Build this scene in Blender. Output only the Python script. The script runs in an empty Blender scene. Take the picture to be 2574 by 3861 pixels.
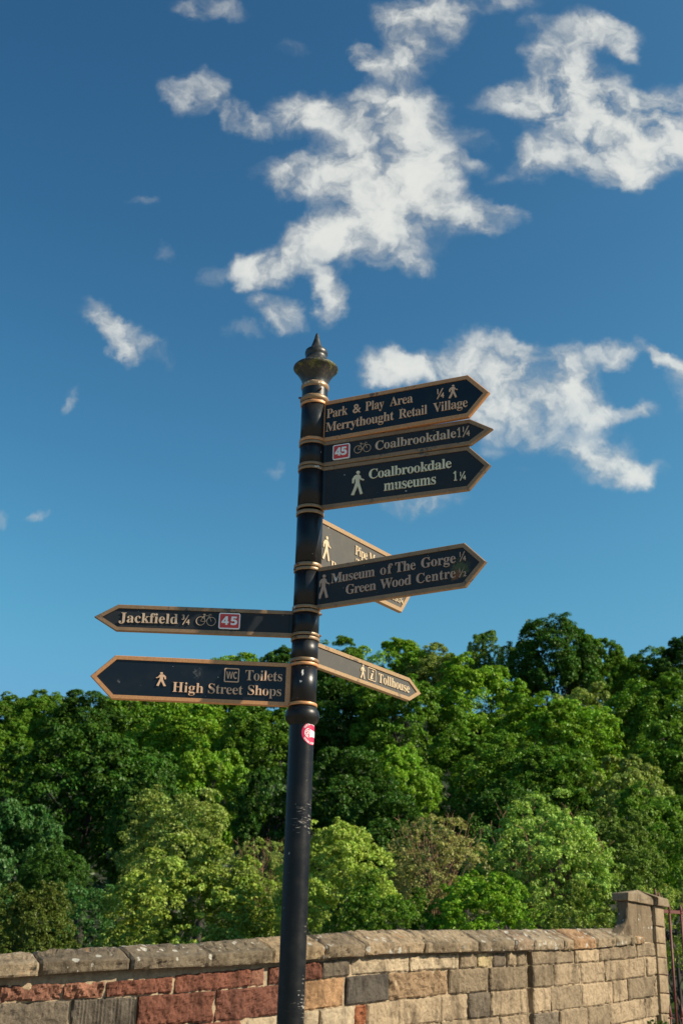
import bpy, bmesh, math, random
import numpy as np
from mathutils import Vector, Matrix, noise as mnoise
from mathutils.geometry import tessellate_polygon
R = math.radians
SC = bpy.context.scene
COL = SC.collection
rng = random.Random(11)

# ------------------------------------------------------------------ camera
PITCH, ROLL, FPX, PW, PH = R(22.0732), R(-1.6600), 4770.17, 2574.0, 3861.0
EYE = Vector((0, 0, 1.5))
_R = Vector((1, 0, 0)); _U = Vector((0, -math.sin(PITCH), math.cos(PITCH))); FWD = Vector((0, math.cos(PITCH), math.sin(PITCH)))
RT = _R * math.cos(ROLL) - _U * math.sin(ROLL)
UP = _R * math.sin(ROLL) + _U * math.cos(ROLL)
cam = bpy.data.cameras.new('camera'); camo = bpy.data.objects.new('camera', cam); COL.objects.link(camo)
camo.matrix_world = Matrix((RT, UP, -FWD)).transposed().to_4x4(); camo.location = EYE
cam.sensor_fit = 'VERTICAL'; cam.sensor_height = 36; cam.sensor_width = 24; cam.lens = FPX / PH * 36
cam.clip_start = 0.05; cam.clip_end = 3000
cam.dof.use_dof = True; cam.dof.focus_distance = 4.75; cam.dof.aperture_fstop = 8.0
SC.camera = camo

def at(px, py, depth):
    """survey helper: where the sight line through a photo pixel reaches the given distance north"""
    r = FWD + RT * ((px - PW / 2) / FPX) - UP * ((py - PH / 2) / FPX)
    return EYE + r * (depth / r.y)

# ------------------------------------------------------------------ light
SUN_AZ, SUN_EL = R(75.5), R(35)          # azimuth measured from straight behind the camera towards its right
sdir = Vector((math.sin(SUN_AZ) * math.cos(SUN_EL), -math.cos(SUN_AZ) * math.cos(SUN_EL), math.sin(SUN_EL)))
sl = bpy.data.lights.new('sun', 'SUN'); sl.energy = 5.0; sl.angle = R(0.5); sl.color = (1.0, 0.89, 0.70)
so = bpy.data.objects.new('sun', sl); COL.objects.link(so)
so.rotation_euler = sdir.to_track_quat('Z', 'Y').to_euler(); so.location = (30, -10, 40)
SC.view_settings.view_transform = 'Standard'; SC.view_settings.look = 'None'
SC.view_settings.exposure = 0.65; SC.view_settings.gamma = 1.0
SC.render.engine = 'CYCLES'
SC.cycles.max_bounces = 6; SC.cycles.diffuse_bounces = 3; SC.cycles.transmission_bounces = 3; SC.cycles.transparent_max_bounces = 4

# ------------------------------------------------------------------ node helpers
def N(nt, typ, **kw):
    n = nt.nodes.new(typ)
    for k, v in kw.items():
        if k.startswith('i_'):
            key = k[2:]
            n.inputs[int(key) if key.isdigit() else key].default_value = v
        else:
            setattr(n, k, v)
    return n
def L(nt, a, b): nt.links.new(a, b)
def math_n(nt, op, a, b=None, c=None, clamp=False):
    n = N(nt, 'ShaderNodeMath', operation=op, use_clamp=clamp)
    for i, v in enumerate((a, b, c)):
        if v is None: continue
        if isinstance(v, (int, float)): n.inputs[i].default_value = v
        else: L(nt, v, n.inputs[i])
    return n.outputs[0]
def ramp(nt, fac, lo, hi):
    n = N(nt, 'ShaderNodeMapRange', interpolation_type='SMOOTHSTEP'); L(nt, fac, n.inputs[0])
    n.inputs[1].default_value = lo; n.inputs[2].default_value = hi
    return n.outputs[0]
def mixc(nt, fac, a, b, blend='MIX'):
    n = N(nt, 'ShaderNodeMix', data_type='RGBA', blend_type=blend)
    for i, v in ((0, fac), (6, a), (7, b)):
        if isinstance(v, (int, float)): n.inputs[i].default_value = v
        elif isinstance(v, tuple): n.inputs[i].default_value = (*v[:3], 1)
        else: L(nt, v, n.inputs[i])
    return n.outputs[2]

# ------------------------------------------------------------------ sky with broken cumulus
w = bpy.data.worlds.new('World'); SC.world = w; w.use_nodes = True
nt = w.node_tree; bg = nt.nodes['Background']
sky = N(nt, 'ShaderNodeTexSky', sky_type='NISHITA', sun_disc=False, sun_elevation=SUN_EL, sun_rotation=R(180) - SUN_AZ,
        air_density=1.0, dust_density=2.2, ozone_density=3.0, altitude=50)
tc = N(nt, 'ShaderNodeTexCoord'); sep = N(nt, 'ShaderNodeSeparateXYZ'); L(nt, tc.outputs['Generated'], sep.inputs[0])
yy = math_n(nt, 'MAXIMUM', sep.outputs[1], 0.05)
cu = math_n(nt, 'DIVIDE', sep.outputs[0], yy); cv = math_n(nt, 'DIVIDE', sep.outputs[2], yy)
comb = N(nt, 'ShaderNodeCombineXYZ'); L(nt, cu, comb.inputs[0]); L(nt, cv, comb.inputs[1])
# domain warp so that the puffs get torn, uneven rims
wn = N(nt, 'ShaderNodeTexNoise', noise_dimensions='2D', i_Scale=19.0, i_Detail=7.0, i_Roughness=0.6); L(nt, comb.outputs[0], wn.inputs['Vector'])
wv = N(nt, 'ShaderNodeVectorMath', operation='MULTIPLY_ADD'); L(nt, wn.outputs['Color'], wv.inputs[0])
wv.inputs[1].default_value = (0.045, 0.045, 0); wv.inputs[2].default_value = (-0.0225, -0.0225, 0)
wp = N(nt, 'ShaderNodeVectorMath', operation='ADD'); L(nt, comb.outputs[0], wp.inputs[0]); L(nt, wv.outputs[0], wp.inputs[1])
# puffs: sky survey (x, y, half-width, half-height, tilt, density) read off the photograph, turned into directions
PUFFS = [(690,268,72,40,-8,1),(790,255,80,40,-8,1),(880,245,75,45,0,1),(960,262,60,50,20,.8),(850,320,80,48,0,1),(905,375,95,62,0,1.1),(985,330,50,75,-30,.7),(800,395,75,42,15,1),(695,400,80,36,0,1),(660,425,38,30,0,.8),
 (850,450,105,52,0,1.1),(960,425,75,50,30,1),(1030,470,70,36,22,1),(1115,495,52,24,12,.95),(905,520,100,48,10,1),(800,535,90,42,-10,1),(865,578,70,30,0,.8),(700,560,75,40,-30,1),(620,610,72,34,-15,.95),(570,625,40,30,0,.8),
 (745,655,32,52,-22,.95),(760,695,28,34,0,.7),(642,712,48,30,18,.85),(610,690,26,20,0,.5),(945,610,48,25,5,.8),(1075,380,40,18,20,.6),(1085,315,40,20,30,.45),
 (435,222,40,30,-10,.8),(485,205,30,30,0,.72),(530,255,48,24,38,.9),(575,285,32,18,30,.75),(1030,30,50,40,0,.9),(960,60,70,48,0,.85),(920,25,50,30,0,.7),(935,125,58,42,10,.85),(890,160,45,24,25,.75),(835,130,36,15,40,.8),
 (1345,65,52,34,0,.85),(1400,80,50,30,25,.85),(1445,125,26,18,40,.8),(1290,130,60,45,0,1),(1310,200,80,60,0,1),(1225,215,75,36,-15,.8),(1150,235,60,25,0,.5),(1260,250,70,40,0,.9),(1370,260,90,60,0,1.1),(1450,300,100,60,0,1.1),(1340,335,90,50,0,1),(1235,365,50,36,-10,.95),
 (1420,372,90,46,0,1.1),(1500,330,80,50,0,1),(1540,255,60,50,-20,1),(1460,412,44,28,0,.85),(1480,235,40,24,0,.5),(1160,5,60,22,0,.7),(1235,55,36,18,0,.55),(1160,410,30,14,-15,.45),
 (880,840,44,42,0,1),(925,850,60,36,0,1),(1000,845,60,34,0,1),(1085,822,52,48,0,1),(1145,835,66,48,0,1.05),(1215,850,70,52,0,1.05),(1310,845,52,44,0,1),(1150,905,100,42,0,.9),(1270,900,80,46,0,1),(1340,920,48,58,15,1),(1385,955,36,24,0,.8),
 (1190,960,80,40,10,.9),(1235,1000,44,30,0,.55),(1120,960,60,34,0,.75),(1305,1035,40,24,15,.6),(1375,1055,75,46,15,1.1),(1425,1085,50,30,10,.95),(1490,1080,36,20,-20,.5),(1412,820,42,22,0,.8),(1500,805,34,14,18,.75),(1545,828,38,18,25,.85),(1455,958,34,14,-5,.65),(1490,950,26,22,0,.6),
 (985,1155,64,26,0,.85),(930,1160,34,18,0,.5),(230,728,38,24,40,.95),(270,765,40,26,45,.95),(300,805,26,24,45,.8),(355,800,46,22,40,.62),(385,825,20,14,30,.5),(170,920,26,11,-40,.55),(90,1192,30,13,-15,.62),(490,15,66,22,-10,.7),(440,35,26,16,0,.45),(325,458,26,10,12,.45),
 (385,580,24,16,0,.4),(560,765,34,14,-15,.45),(480,645,26,20,0,.38),(1570,890,26,50,0,.5),(800,615,22,18,0,.45),(3,1185,16,16,0,.6),(670,120,40,14,0,.33),(1210,1070,24,12,0,.38),(1130,1030,34,16,0,.38),(635,1070,24,14,0,.35)]
acc = None
wsep = N(nt, 'ShaderNodeSeparateXYZ'); L(nt, wp.outputs[0], wsep.inputs[0])
for (x, y, a, b, t, d) in PUFFS:
    k = 2574 / 1568
    def uv(px, py):
        r = FWD + RT * ((px * k - PW / 2) / FPX) - UP * ((py * k - PH / 2) / FPX); return Vector((r.x / r.y, r.z / r.y))
    c = uv(x, y); ct, st = math.cos(R(t)), math.sin(R(t))
    ax = uv(x + a * ct, y + a * st) - c; bx = uv(x - b * st, y + b * ct) - c
    m = N(nt, 'ShaderNodeMapping', vector_type='TEXTURE')
    cx_ = N(nt, 'ShaderNodeCombineXYZ'); L(nt, wsep.outputs[0], cx_.inputs[0]); L(nt, wsep.outputs[1], cx_.inputs[1]); L(nt, cx_.outputs[0], m.inputs[0])
    if acc is not None: L(nt, acc, cx_.inputs[2])          # keeps the puffs in sequence; scaled away below
    m.inputs[1].default_value = (c.x, c.y, 0); m.inputs[2].default_value = (0, 0, math.atan2(ax.y, ax.x))
    m.inputs[3].default_value = (ax.length * 1.85, bx.length * 1.85, 1e6)
    dt = N(nt, 'ShaderNodeVectorMath', operation='DOT_PRODUCT'); L(nt, m.outputs[0], dt.inputs[0]); L(nt, m.outputs[0], dt.inputs[1])
    v = math_n(nt, 'MULTIPLY_ADD', dt.outputs['Value'], -1.0, 1.0)
    v = math_n(nt, 'MAXIMUM', v, 0.0); v = math_n(nt, 'MULTIPLY', math_n(nt, 'POWER', v, 2.2), d * 1.12 if d > .7 else d * .85)
    acc = v if acc is None else math_n(nt, 'ADD', acc, v)
acc = math_n(nt, 'MULTIPLY', math_n(nt, 'SUBTRACT', 1.0, math_n(nt, 'EXPONENT', math_n(nt, 'MULTIPLY', acc, -0.95))), 1.42)
n1 = N(nt, 'ShaderNodeTexNoise', noise_dimensions='2D', i_Scale=21.0, i_Detail=9.0, i_Roughness=0.60, i_Distortion=0.15); L(nt, wp.outputs[0], n1.inputs['Vector'])
n2 = N(nt, 'ShaderNodeTexNoise', noise_dimensions='2D', i_Scale=8.0, i_Detail=6.0, i_Roughness=0.55); L(nt, wp.outputs[0], n2.inputs['Vector'])
nz = math_n(nt, 'MULTIPLY_ADD', ramp(nt, n1.outputs[0], 0.22, 0.78), 1.20, math_n(nt, 'MULTIPLY_ADD', n2.outputs[0], 0.7, -0.10))
dens = math_n(nt, 'MAXIMUM', math_n(nt, 'MULTIPLY', acc, nz), 0.0)
dens = math_n(nt, 'MAXIMUM', math_n(nt, 'ADD', dens, -0.04), 0.0)
cover = math_n(nt, 'SUBTRACT', 1.0, math_n(nt, 'EXPONENT', math_n(nt, 'MULTIPLY', math_n(nt, 'POWER', dens, 1.7), -1.5)))
thick = math_n(nt, 'MULTIPLY_ADD', ramp(nt, n1.outputs[0], 0.3, 0.7), 0.16, math_n(nt, 'MULTIPLY_ADD', ramp(nt, dens, 0.15, 1.2), 0.26, 0.62))
ccol = mixc(nt, thick, (0.0, 0.0, 0.0), (5.25, 5.3, 4.95))
# film response of the clear sky: deeper and more cyan away from the horizon
sc_ = N(nt, 'ShaderNodeSeparateColor'); L(nt, sky.outputs[0], sc_.inputs[0]); cc_ = N(nt, 'ShaderNodeCombineColor')
for ch, (pw, kk, cap) in enumerate(((2.0, 3.45, .105), (1.9, 3.95, .262), (1.7, 2.0, .425))):
    v = math_n(nt, 'MULTIPLY', math_n(nt, 'POWER', math_n(nt, 'MULTIPLY', sc_.outputs[ch], 0.1), pw), kk)
    L(nt, math_n(nt, 'MULTIPLY', math_n(nt, 'SMOOTH_MIN', v, cap, cap * .4), 10.0), cc_.inputs[ch])
L(nt, mixc(nt, math_n(nt, 'MULTIPLY', cover, 0.95), cc_.outputs[0], ccol), bg.inputs[0]); bg.inputs[1].default_value = 0.1

# ------------------------------------------------------------------ mesh helpers
class MB:
    def __init__(s): s.v = []; s.f = []; s.m = []; s.sm = []; s.c = []
    def add(s, vs, fs, mat=0, smooth=False, col=None):
        o = len(s.v); s.v += [tuple(v) for v in vs]
        if col is not None: s.c += [col] * len(vs)
        for f in fs: s.f.append(tuple(i + o for i in f)); s.m.append(mat); s.sm.append(smooth)
    def lathe(s, prof, seg=48, mat=0, c=(0, 0), smooth=True):
        vs = []; n = len(prof)
        for (z, r) in prof:
            for k in range(seg):
                a = 2 * math.pi * k / seg; vs.append((c[0] + r * math.cos(a), c[1] + r * math.sin(a), z))
        fs = [(i * seg + k, i * seg + (k + 1) % seg, (i + 1) * seg + (k + 1) % seg, (i + 1) * seg + k) for i in range(n - 1) for k in range(seg)]
        fs = [f[::-1] for f in fs] if prof[0][0] > prof[-1][0] else fs
        s.add(vs, fs, mat, smooth)
    def disc(s, z, r, seg=48, mat=0, up=True):
        vs = [(r * math.cos(2 * math.pi * k / seg), r * math.sin(2 * math.pi * k / seg), z) for k in range(seg)]
        s.add(vs, [tuple(range(seg)) if up else tuple(range(seg))[::-1]], mat)
    def tube(s, pts, rad, seg=8, mat=0, cap=True):
        pts = [Vector(p) for p in pts]; rad = rad if isinstance(rad, (list, tuple)) else [rad] * len(pts)
        vs = []; prev = None
        for i, p in enumerate(pts):
            d = (pts[min(i + 1, len(pts) - 1)] - pts[max(i - 1, 0)]).normalized()
            a = prev if prev is not None else (Vector((0, 0, 1)) if abs(d.z) < .9 else Vector((1, 0, 0)))
            x = (a - d * a.dot(d)).normalized(); y = d.cross(x); prev = x
            vs += [p + (x * math.cos(2 * math.pi * k / seg) + y * math.sin(2 * math.pi * k / seg)) * rad[i] for k in range(seg)]
        fs = [(i * seg + k, i * seg + (k + 1) % seg, (i + 1) * seg + (k + 1) % seg, (i + 1) * seg + k) for i in range(len(pts) - 1) for k in range(seg)]
        if cap: fs += [tuple(range(seg))[::-1], tuple((len(pts) - 1) * seg + k for k in range(seg))]
        s.add(vs, fs, mat, True)
    def prism(s, poly, n0, n1, f, mat=0, bev=0.0):
        """outline poly [(a,b)] between depths n0 < n1, f maps (a,b,n) to a point; bev chamfers the front rim"""
        area = sum(poly[i][0] * poly[(i + 1) % len(poly)][1] - poly[(i + 1) % len(poly)][0] * poly[i][1] for i in range(len(poly)))
        if area < 0: poly = poly[::-1]
        k = len(poly); tri = tessellate_polygon([[Vector((a, b, 0)) for a, b in poly]])
        vs = [f(a, b, n0) for a, b in poly] + [f(a, b, n1) for a, b in poly]
        fs = []
        for t in tri:
            t = list(t); A, B, C = (Vector(poly[i]) for i in t)
            if (B - A).cross(C - A) < 0: t.reverse()
            fs.append(tuple(i + k for i in t)); fs.append(tuple(t[::-1]))
        fs += [(i, (i + 1) % k, (i + 1) % k + k, i + k) for i in range(k)]
        s.add(vs, fs, mat)
    def ring(s, outer, inner, n0, n1, f, mat=0):
        k = len(outer)
        vs = [f(a, b, n) for n in (n0, n1) for a, b in outer] + [f(a, b, n) for n in (n0, n1) for a, b in inner]
        fs = []
        for i in range(k):
            j = (i + 1) % k
            fs += [(k + i, k + j, 3 * k + j, 3 * k + i), (j, i, 2 * k + i, 2 * k + j), (i, j, k + j, k + i), (3 * k + i, 3 * k + j, 2 * k + j, 2 * k + i)]
        s.add(vs, fs, mat)
    def build(s, name, mats, parent=None, fix=True):
        me = bpy.data.meshes.new(name); me.from_pydata(s.v, [], s.f)
        for m in (mats if isinstance(mats, (list, tuple)) else [mats]): me.materials.append(m)
        me.polygons.foreach_set('material_index', s.m); me.polygons.foreach_set('use_smooth', s.sm)
        if s.c and len(s.c) == len(s.v):
            a = me.color_attributes.new('tint', 'FLOAT_COLOR', 'POINT')
            a.data.foreach_set('color', np.array([(*c[:3], 1) for c in s.c], 'f').ravel())
        if fix:
            bm = bmesh.new(); bm.from_mesh(me); bmesh.ops.recalc_face_normals(bm, faces=bm.faces); bm.to_mesh(me); bm.free()
        me.update()
        o = bpy.data.objects.new(name, me); COL.objects.link(o)
        if parent: o.parent = parent
        return o
def tag(o, label=None, cat=None, group=None, kind=None):
    for k, v in (('label', label), ('category', cat), ('group', group), ('kind', kind)):
        if v: o[k] = v
    return o
def empty(name, loc=(0, 0, 0), parent=None):
    o = bpy.data.objects.new(name, None); COL.objects.link(o); o.location = loc; o.empty_display_size = .2
    if parent: o.parent = parent
    return o

# ------------------------------------------------------------------ materials
def mat(name):
    m = bpy.data.materials.new(name); m.use_nodes = True
    return m, m.node_tree, m.node_tree.nodes['Principled BSDF']
def noise_n(nt, vec, scale, detail=5, rough=.6, stretch=None):
    if stretch:
        mp = N(nt, 'ShaderNodeMapping'); mp.inputs[3].default_value = stretch; L(nt, vec, mp.inputs[0]); vec = mp.outputs[0]
    n = N(nt, 'ShaderNodeTexNoise', i_Scale=scale, i_Detail=detail, i_Roughness=rough); L(nt, vec, n.inputs['Vector'])
    return n.outputs[0]
def bump(nt, b, h, strength, dist):
    n = N(nt, 'ShaderNodeBump', i_Strength=strength, i_Distance=dist); L(nt, h, n.inputs['Height']); L(nt, n.outputs[0], b.inputs['Normal'])
def paint(name, col, rough=.35, dirt=(.25, .22, .17), dirt_amt=.5, wear=None, spec=.5, metal=0.0, speck=True, scuff=0.0, stains=()):
    m, nt, b = mat(name); tc = N(nt, 'ShaderNodeTexCoord').outputs['Object']
    big = noise_n(nt, tc, 14, 6, .65); fine = noise_n(nt, tc, 160, 4, .6)
    c = mixc(nt, math_n(nt, 'MULTIPLY', ramp(nt, big, .42, .75), dirt_amt), col, dirt)
    c = mixc(nt, ramp(nt, fine, .35, .75), c, tuple(x * .72 for x in col), 'MIX') if speck == 'grain' else c
    if wear:
        ch = math_n(nt, 'MULTIPLY', noise_n(nt, tc, 55, 5, .7), noise_n(nt, tc, 9, 3, .5))
        c = mixc(nt, ramp(nt, ch, .33, .37), c, wear)
    if speck:
        sp = noise_n(nt, tc, 95, 2, .4); c = mixc(nt, ramp(nt, sp, .775, .79), c, (.5, .47, .42))
    if scuff:
        sc = math_n(nt, 'MULTIPLY', noise_n(nt, tc, 6, 5, .7, (5, 5, 26)), noise_n(nt, tc, 5.5, 2, .5))
        c = mixc(nt, math_n(nt, 'MULTIPLY', ramp(nt, sc, .345, .43), scuff), c, (.42, .38, .33))
    for (p, rad_, sc3, scol, lo, hi, nscale) in stains:          # local marks: lichen, rust runs, bird lime
        mp = N(nt, 'ShaderNodeMapping', vector_type='TEXTURE'); mp.inputs[1].default_value = p; mp.inputs[3].default_value = tuple(rad_ * q for q in sc3); L(nt, tc, mp.inputs[0])
        ln = N(nt, 'ShaderNodeVectorMath', operation='LENGTH'); L(nt, mp.outputs[0], ln.inputs[0])
        fall = math_n(nt, 'SUBTRACT', 1.0, ramp(nt, ln.outputs['Value'], 0.0, 1.0))
        k_ = ramp(nt, math_n(nt, 'ADD', math_n(nt, 'MULTIPLY', fall, .55), noise_n(nt, tc, nscale, 5, .7)), lo, hi)
        c = mixc(nt, math_n(nt, 'MULTIPLY', k_, math_n(nt, 'GREATER_THAN', fall, 0.001)), c, scol)
    L(nt, c, b.inputs['Base Color']); b.inputs['Metallic'].default_value = metal
    L(nt, math_n(nt, 'MULTIPLY_ADD', big, .3, rough - .12), b.inputs['Roughness'])
    b.inputs['Specular IOR Level'].default_value = spec
    bump(nt, b, math_n(nt, 'ADD', fine, math_n(nt, 'MULTIPLY', big, 1.5)), .25, .0012)
    return m
PX0, PY0 = -0.12457, 4.68
SIGN = {  # bearing, top, bottom, inner end, shoulder, tip
 'park': (115.29, 3.8732, 3.6903, .047, .6712, .7563), 'cycle': (113.58, 3.6902, 3.5804, .037, .6701, .7601),
 'cmus': (113.09, 3.5785, 3.3958, .0395, .6605, .7464), 'pipe': (36.62, 3.3880, 3.1500, .05, .6517, .7386),
 'mus': (120.62, 3.1480, 2.9785, .0418, .6749, .7580), 'jack': (-91.58, 2.9765, 2.8715, .06, .7217, .8094),
 'toll': (37.83, 2.8695, 2.7700, .06, .6948, .7821), 'toil': (-93.65, 2.7680, 2.6010, .06, .7109, .7965)}
M = {}
M['black'] = paint('black_paint', (.007, .0085, .011), .33, (.022, .021, .019), .5, scuff=0.0, spec=.35)
M['pole'] = paint('pole_paint', (.004, .004, .0045), .34, (.022, .020, .018), .55, scuff=.8, spec=.30)
M['panel'] = paint('panel_paint', (.012, .0145, .018), .5, (.030, .030, .028), .5, spec=.35)
M['panel_new'] = paint('panel_new_paint', (.004, .007, .012), .35, (.012, .016, .021), .4, spec=.4)
M['panel_sunlit'] = paint('panel_sunlit_paint', (.066, .062, .055), .62, (.10, .094, .08), .6, spec=.3)  # panel paint made paler for the sunlit arms; sunlight is in the base colour
M['gold_shaded'] = paint('gold_shaded_paint', (.31, .185, .092), .42, (.15, .098, .06), .8, wear=(.10, .08, .06), metal=.15, speck='grain')  # frame gold darkened for the shaded arms; the shade sits in the colour
M['gold'] = paint('gold_sunlit_paint', (.38, .24, .115), .42, (.26, .165, .08), .6, wear=(.14, .1, .07), metal=.15, speck='grain')  # same frame gold, lighter for the sunlit arms; sunlight put into the colour
M['copper'] = paint('copper_paint', (.60, .285, .115), .40, (.42, .215, .10), .5, wear=(.16, .09, .05), metal=.2, speck='grain')
M['band'] = paint('band_paint', (.31, .195, .10), .38, (.165, .11, .065), .8, wear=(.62, .58, .5), metal=.2, speck='grain')
M['let_new'] = paint('letter_peach', (.68, .43, .27), .45, (.58, .35, .21), .4, speck=False)
M['let_tan'] = paint('letter_tan', (.54, .40, .28), .5, (.3, .23, .17), .5, speck=False)
M['let_cream'] = paint('letter_flaking_cream', (.72, .66, .46), .6, (.5, .45, .3), .5, wear=(.05, .05, .045), speck=False)
M['let_brown'] = paint('letter_faded_brown', (.44, .31, .235), .55, (.25, .2, .15), .6, speck=False)
M['let_warm'] = paint('letter_warm', (.52, .40, .25), .5, (.4, .3, .18), .4, speck=False)
M['red'] = paint('red_enamel', (.56, .045, .035), .35, (.45, .05, .04), .4, speck=False)
M['white'] = paint('white_enamel', (.82, .81, .78), .35, (.6, .58, .52), .3, speck=False)
M['bolt'] = paint('rusty_bolt', (.10, .035, .022), .6, (.2, .09, .05), .6, speck=False)
M['stick_red'] = paint('sticker_red', (.50, .022, .075), .4, (.42, .02, .06), .3, speck=False, spec=.4)
M['stick_white'] = paint('sticker_white', (.84, .82, .82), .4, (.7, .68, .68), .3, speck=False)
M['rail'] = paint('red_oxide_paint', (.125, .024, .015), .55, (.07, .02, .014), .7, wear=(.07, .03, .02), speck=False)

def on_arm(key, t, z, n=.006):
    ph = R(SIGN[key][0]); e = Vector((math.sin(ph), math.cos(ph), 0)); nn = Vector((e.y, -e.x, 0)) * (1 if ph > 0 else -1)
    return tuple(e * t + nn * n + Vector((0, 0, (SIGN[key][1] + SIGN[key][2]) / 2 + z)))
def finial_mat():
    m, nt, b = mat('mossy_black_paint'); tc = N(nt, 'ShaderNodeTexCoord').outputs['Object']; geo = N(nt, 'ShaderNodeNewGeometry')
    sp = N(nt, 'ShaderNodeSeparateXYZ'); L(nt, geo.outputs['Normal'], sp.inputs[0])
    ps = N(nt, 'ShaderNodeSeparateXYZ'); L(nt, tc, ps.inputs[0])
    n = noise_n(nt, tc, 22, 6, .7); n2 = noise_n(nt, tc, 60, 4, .6)
    band = math_n(nt, 'MULTIPLY', ramp(nt, ps.outputs[2], 3.995, 4.025), math_n(nt, 'SUBTRACT', 1.0, ramp(nt, ps.outputs[2], 4.045, 4.06)))
    moss = math_n(nt, 'MULTIPLY', band, ramp(nt, n, .47, .60))
    c = mixc(nt, math_n(nt, 'MULTIPLY', ramp(nt, n2, .4, .7), .5), (.016, .016, .015), (.07, .06, .042))
    c = mixc(nt, moss, c, mixc(nt, ramp(nt, n2, .4, .65), (.030, .042, .010), (.15, .14, .035)))
    L(nt, c, b.inputs['Base Color']); L(nt, math_n(nt, 'MULTIPLY_ADD', moss, .4, .42), b.inputs['Roughness'])
    bump(nt, b, math_n(nt, 'ADD', n2, moss), .5, .002)
    return m
M['finial'] = finial_mat()

# ------------------------------------------------------------------ FINGERPOST
WH = (.62, .60, .55)
M['panel_mus'] = paint('panel_stained_paint', (.012, .0145, .018), .5, (.030, .030, .028), .5, spec=.35, stains=[
    (on_arm('mus', .655, -.012), .075, (1, 1, 1), (.060, .075, .030), .72, .95, 70), (on_arm('mus', .640, -.030), .055, (1, 1, 1), (.17, .075, .03), .80, .98, 110), (on_arm('mus', .155, .018), .016, (1, 1, 1), (.22, .21, .19), .75, .9, 90)])
M['let_mus'] = paint('letter_stained_brown', (.44, .31, .235), .55, (.25, .2, .15), .6, speck=False, stains=[
    (on_arm('mus', .138, .026, .009), .016, (1, 1, 1), WH, .60, .8, 90), (on_arm('mus', .668, -.004, .009), .05, (1, 1, 1), (.16, .15, .09), .80, 1.0, 90)])
M['panel_scr'] = paint('panel_scratched_paint', (.004, .007, .012), .35, (.012, .016, .021), .4, spec=.4, stains=[
    (on_arm('toil', .400, .030), .075, (1, 1, 1), (.07, .072, .072), .98, 1.12, 170), (on_arm('toil', .690, -.015), .020, (1, 1, 1), (.12, .12, .12), .93, 1.05, 160)])
M['black_lime'] = paint('black_paint_with_bird_lime', (.007, .0085, .011), .33, (.022, .021, .019), .5, spec=.35, stains=[
    ((-.004, -.0503, 2.722), .026, (.5, .5, 1.5), WH, .92, 1.0, 75), ((-.010, -.0503, 2.690), .012, (1, 1, 1), WH, .82, .95, 90)])
post = empty('fingerpost', (PX0, PY0, 0))
tag(post, 'tall black cast-metal fingerpost with eight pointed gold-framed direction arms in front of the stone wall', 'signpost')

mb = MB(); mb.lathe([(-.3, .0475), (1.0, .0468), (2.545, .0465)], 56); mb.build('pole', M['pole'], post)
mb = MB(); mb.lathe([(2.53, .0466), (2.540, .052), (2.546, .058), (2.556, .0632), (2.568, .0648), (2.580, .0632), (2.590, .0575), (2.594, .054), (2.600, .0525), (2.600, .045)], 56)
mb.build('collar', M['pole'], post)
# finial
prof = [(4.2100, .0002), (4.2095, .003), (4.204, .006), (4.172, .0145), (4.150, .0215), (4.138, .0262), (4.134, .030), (4.130, .038), (4.124, .0452), (4.114, .0478), (4.105, .0475),
        (4.100, .0445), (4.094, .0440), (4.083, .0470), (4.073, .0535), (4.065, .0615), (4.058, .0720), (4.052, .0820), (4.0465, .0890), (4.0425, .0925), (4.0385, .0936), (4.0345, .0925), (4.030, .0885), (4.024, .0830),
        (4.014, .0755), (4.003, .0685), (3.990, .0615), (3.978, .0565), (3.968, .0535), (3.956, .0532)]
mb = MB(); mb.lathe(prof, 64); fin = mb.build('finial', M['finial'], post)
mb = MB(); mb.lathe([(3.962, .0534), (3.958, .057), (3.952, .0585), (3.946, .0585), (3.941, .057), (3.937, .0534)], 56); mb.build('bead_ring', M['band'], fin)
mb = MB(); mb.lathe([(3.9, .0534), (3.896, .058), (3.891, .060), (3.885, .060), (3.880, .058), (3.8765, .0534)], 56); mb.build('bead_ring', M['band'], fin)
mb = MB(); mb.lathe([(3.972, .0533), (3.874, .0533)], 56); mb.build('neck', M['black'], fin)
for az, zz in ((24, 3.918), (-96, 3.905)):
    d = Vector((math.sin(R(az)), -math.cos(R(az)), 0)); mb = MB()
    mb.tube([Vector((0, 0, zz)) + d * .05, Vector((0, 0, zz)) + d * .066], .0045, 10); mb.tube([Vector((0, 0, zz)) + d * .064, Vector((0, 0, zz)) + d * .067], .0032, 10)
    mb.build('screw', M['bolt'], fin)

def serif(s):
    o = ''
    for c in s:
        if 'A' <= c <= 'Z': o += chr(0x1D400 + ord(c) - 65)
        elif 'a' <= c <= 'z': o += chr(0x1D41A + ord(c) - 97)
        elif '0' <= c <= '9': o += chr(0x1D7CE + ord(c) - 48)
        else: o += c
    return o
def sansb(s):
    return ''.join(chr(0x1D7EC + ord(c) - 48) if c.isdigit() else chr(0x1D5D4 + ord(c) - 65) if c.isupper() else chr(0x1D5EE + ord(c) - 97) if c.islower() else c for c in s)
def text_raw(s, off=0, sp=1.0, word=1.0, ext=.04):
    c = bpy.data.curves.new('t', 'FONT'); c.body = s; c.offset = off; c.space_character = sp; c.space_word = word; c.extrude = ext; c.resolution_u = 5
    o = bpy.data.objects.new('t', c); COL.objects.link(o)
    dg = bpy.context.evaluated_depsgraph_get()
    me = bpy.data.meshes.new_from_object(o.evaluated_get(dg)); bpy.data.objects.remove(o); bpy.data.curves.remove(c)
    v = np.empty(len(me.vertices) * 3); me.vertices.foreach_get('co', v); v = v.reshape(-1, 3)
    f = [tuple(p.vertices) for p in me.polygons]; bpy.data.meshes.remove(me)
    return v, f
_cap = {}
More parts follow.
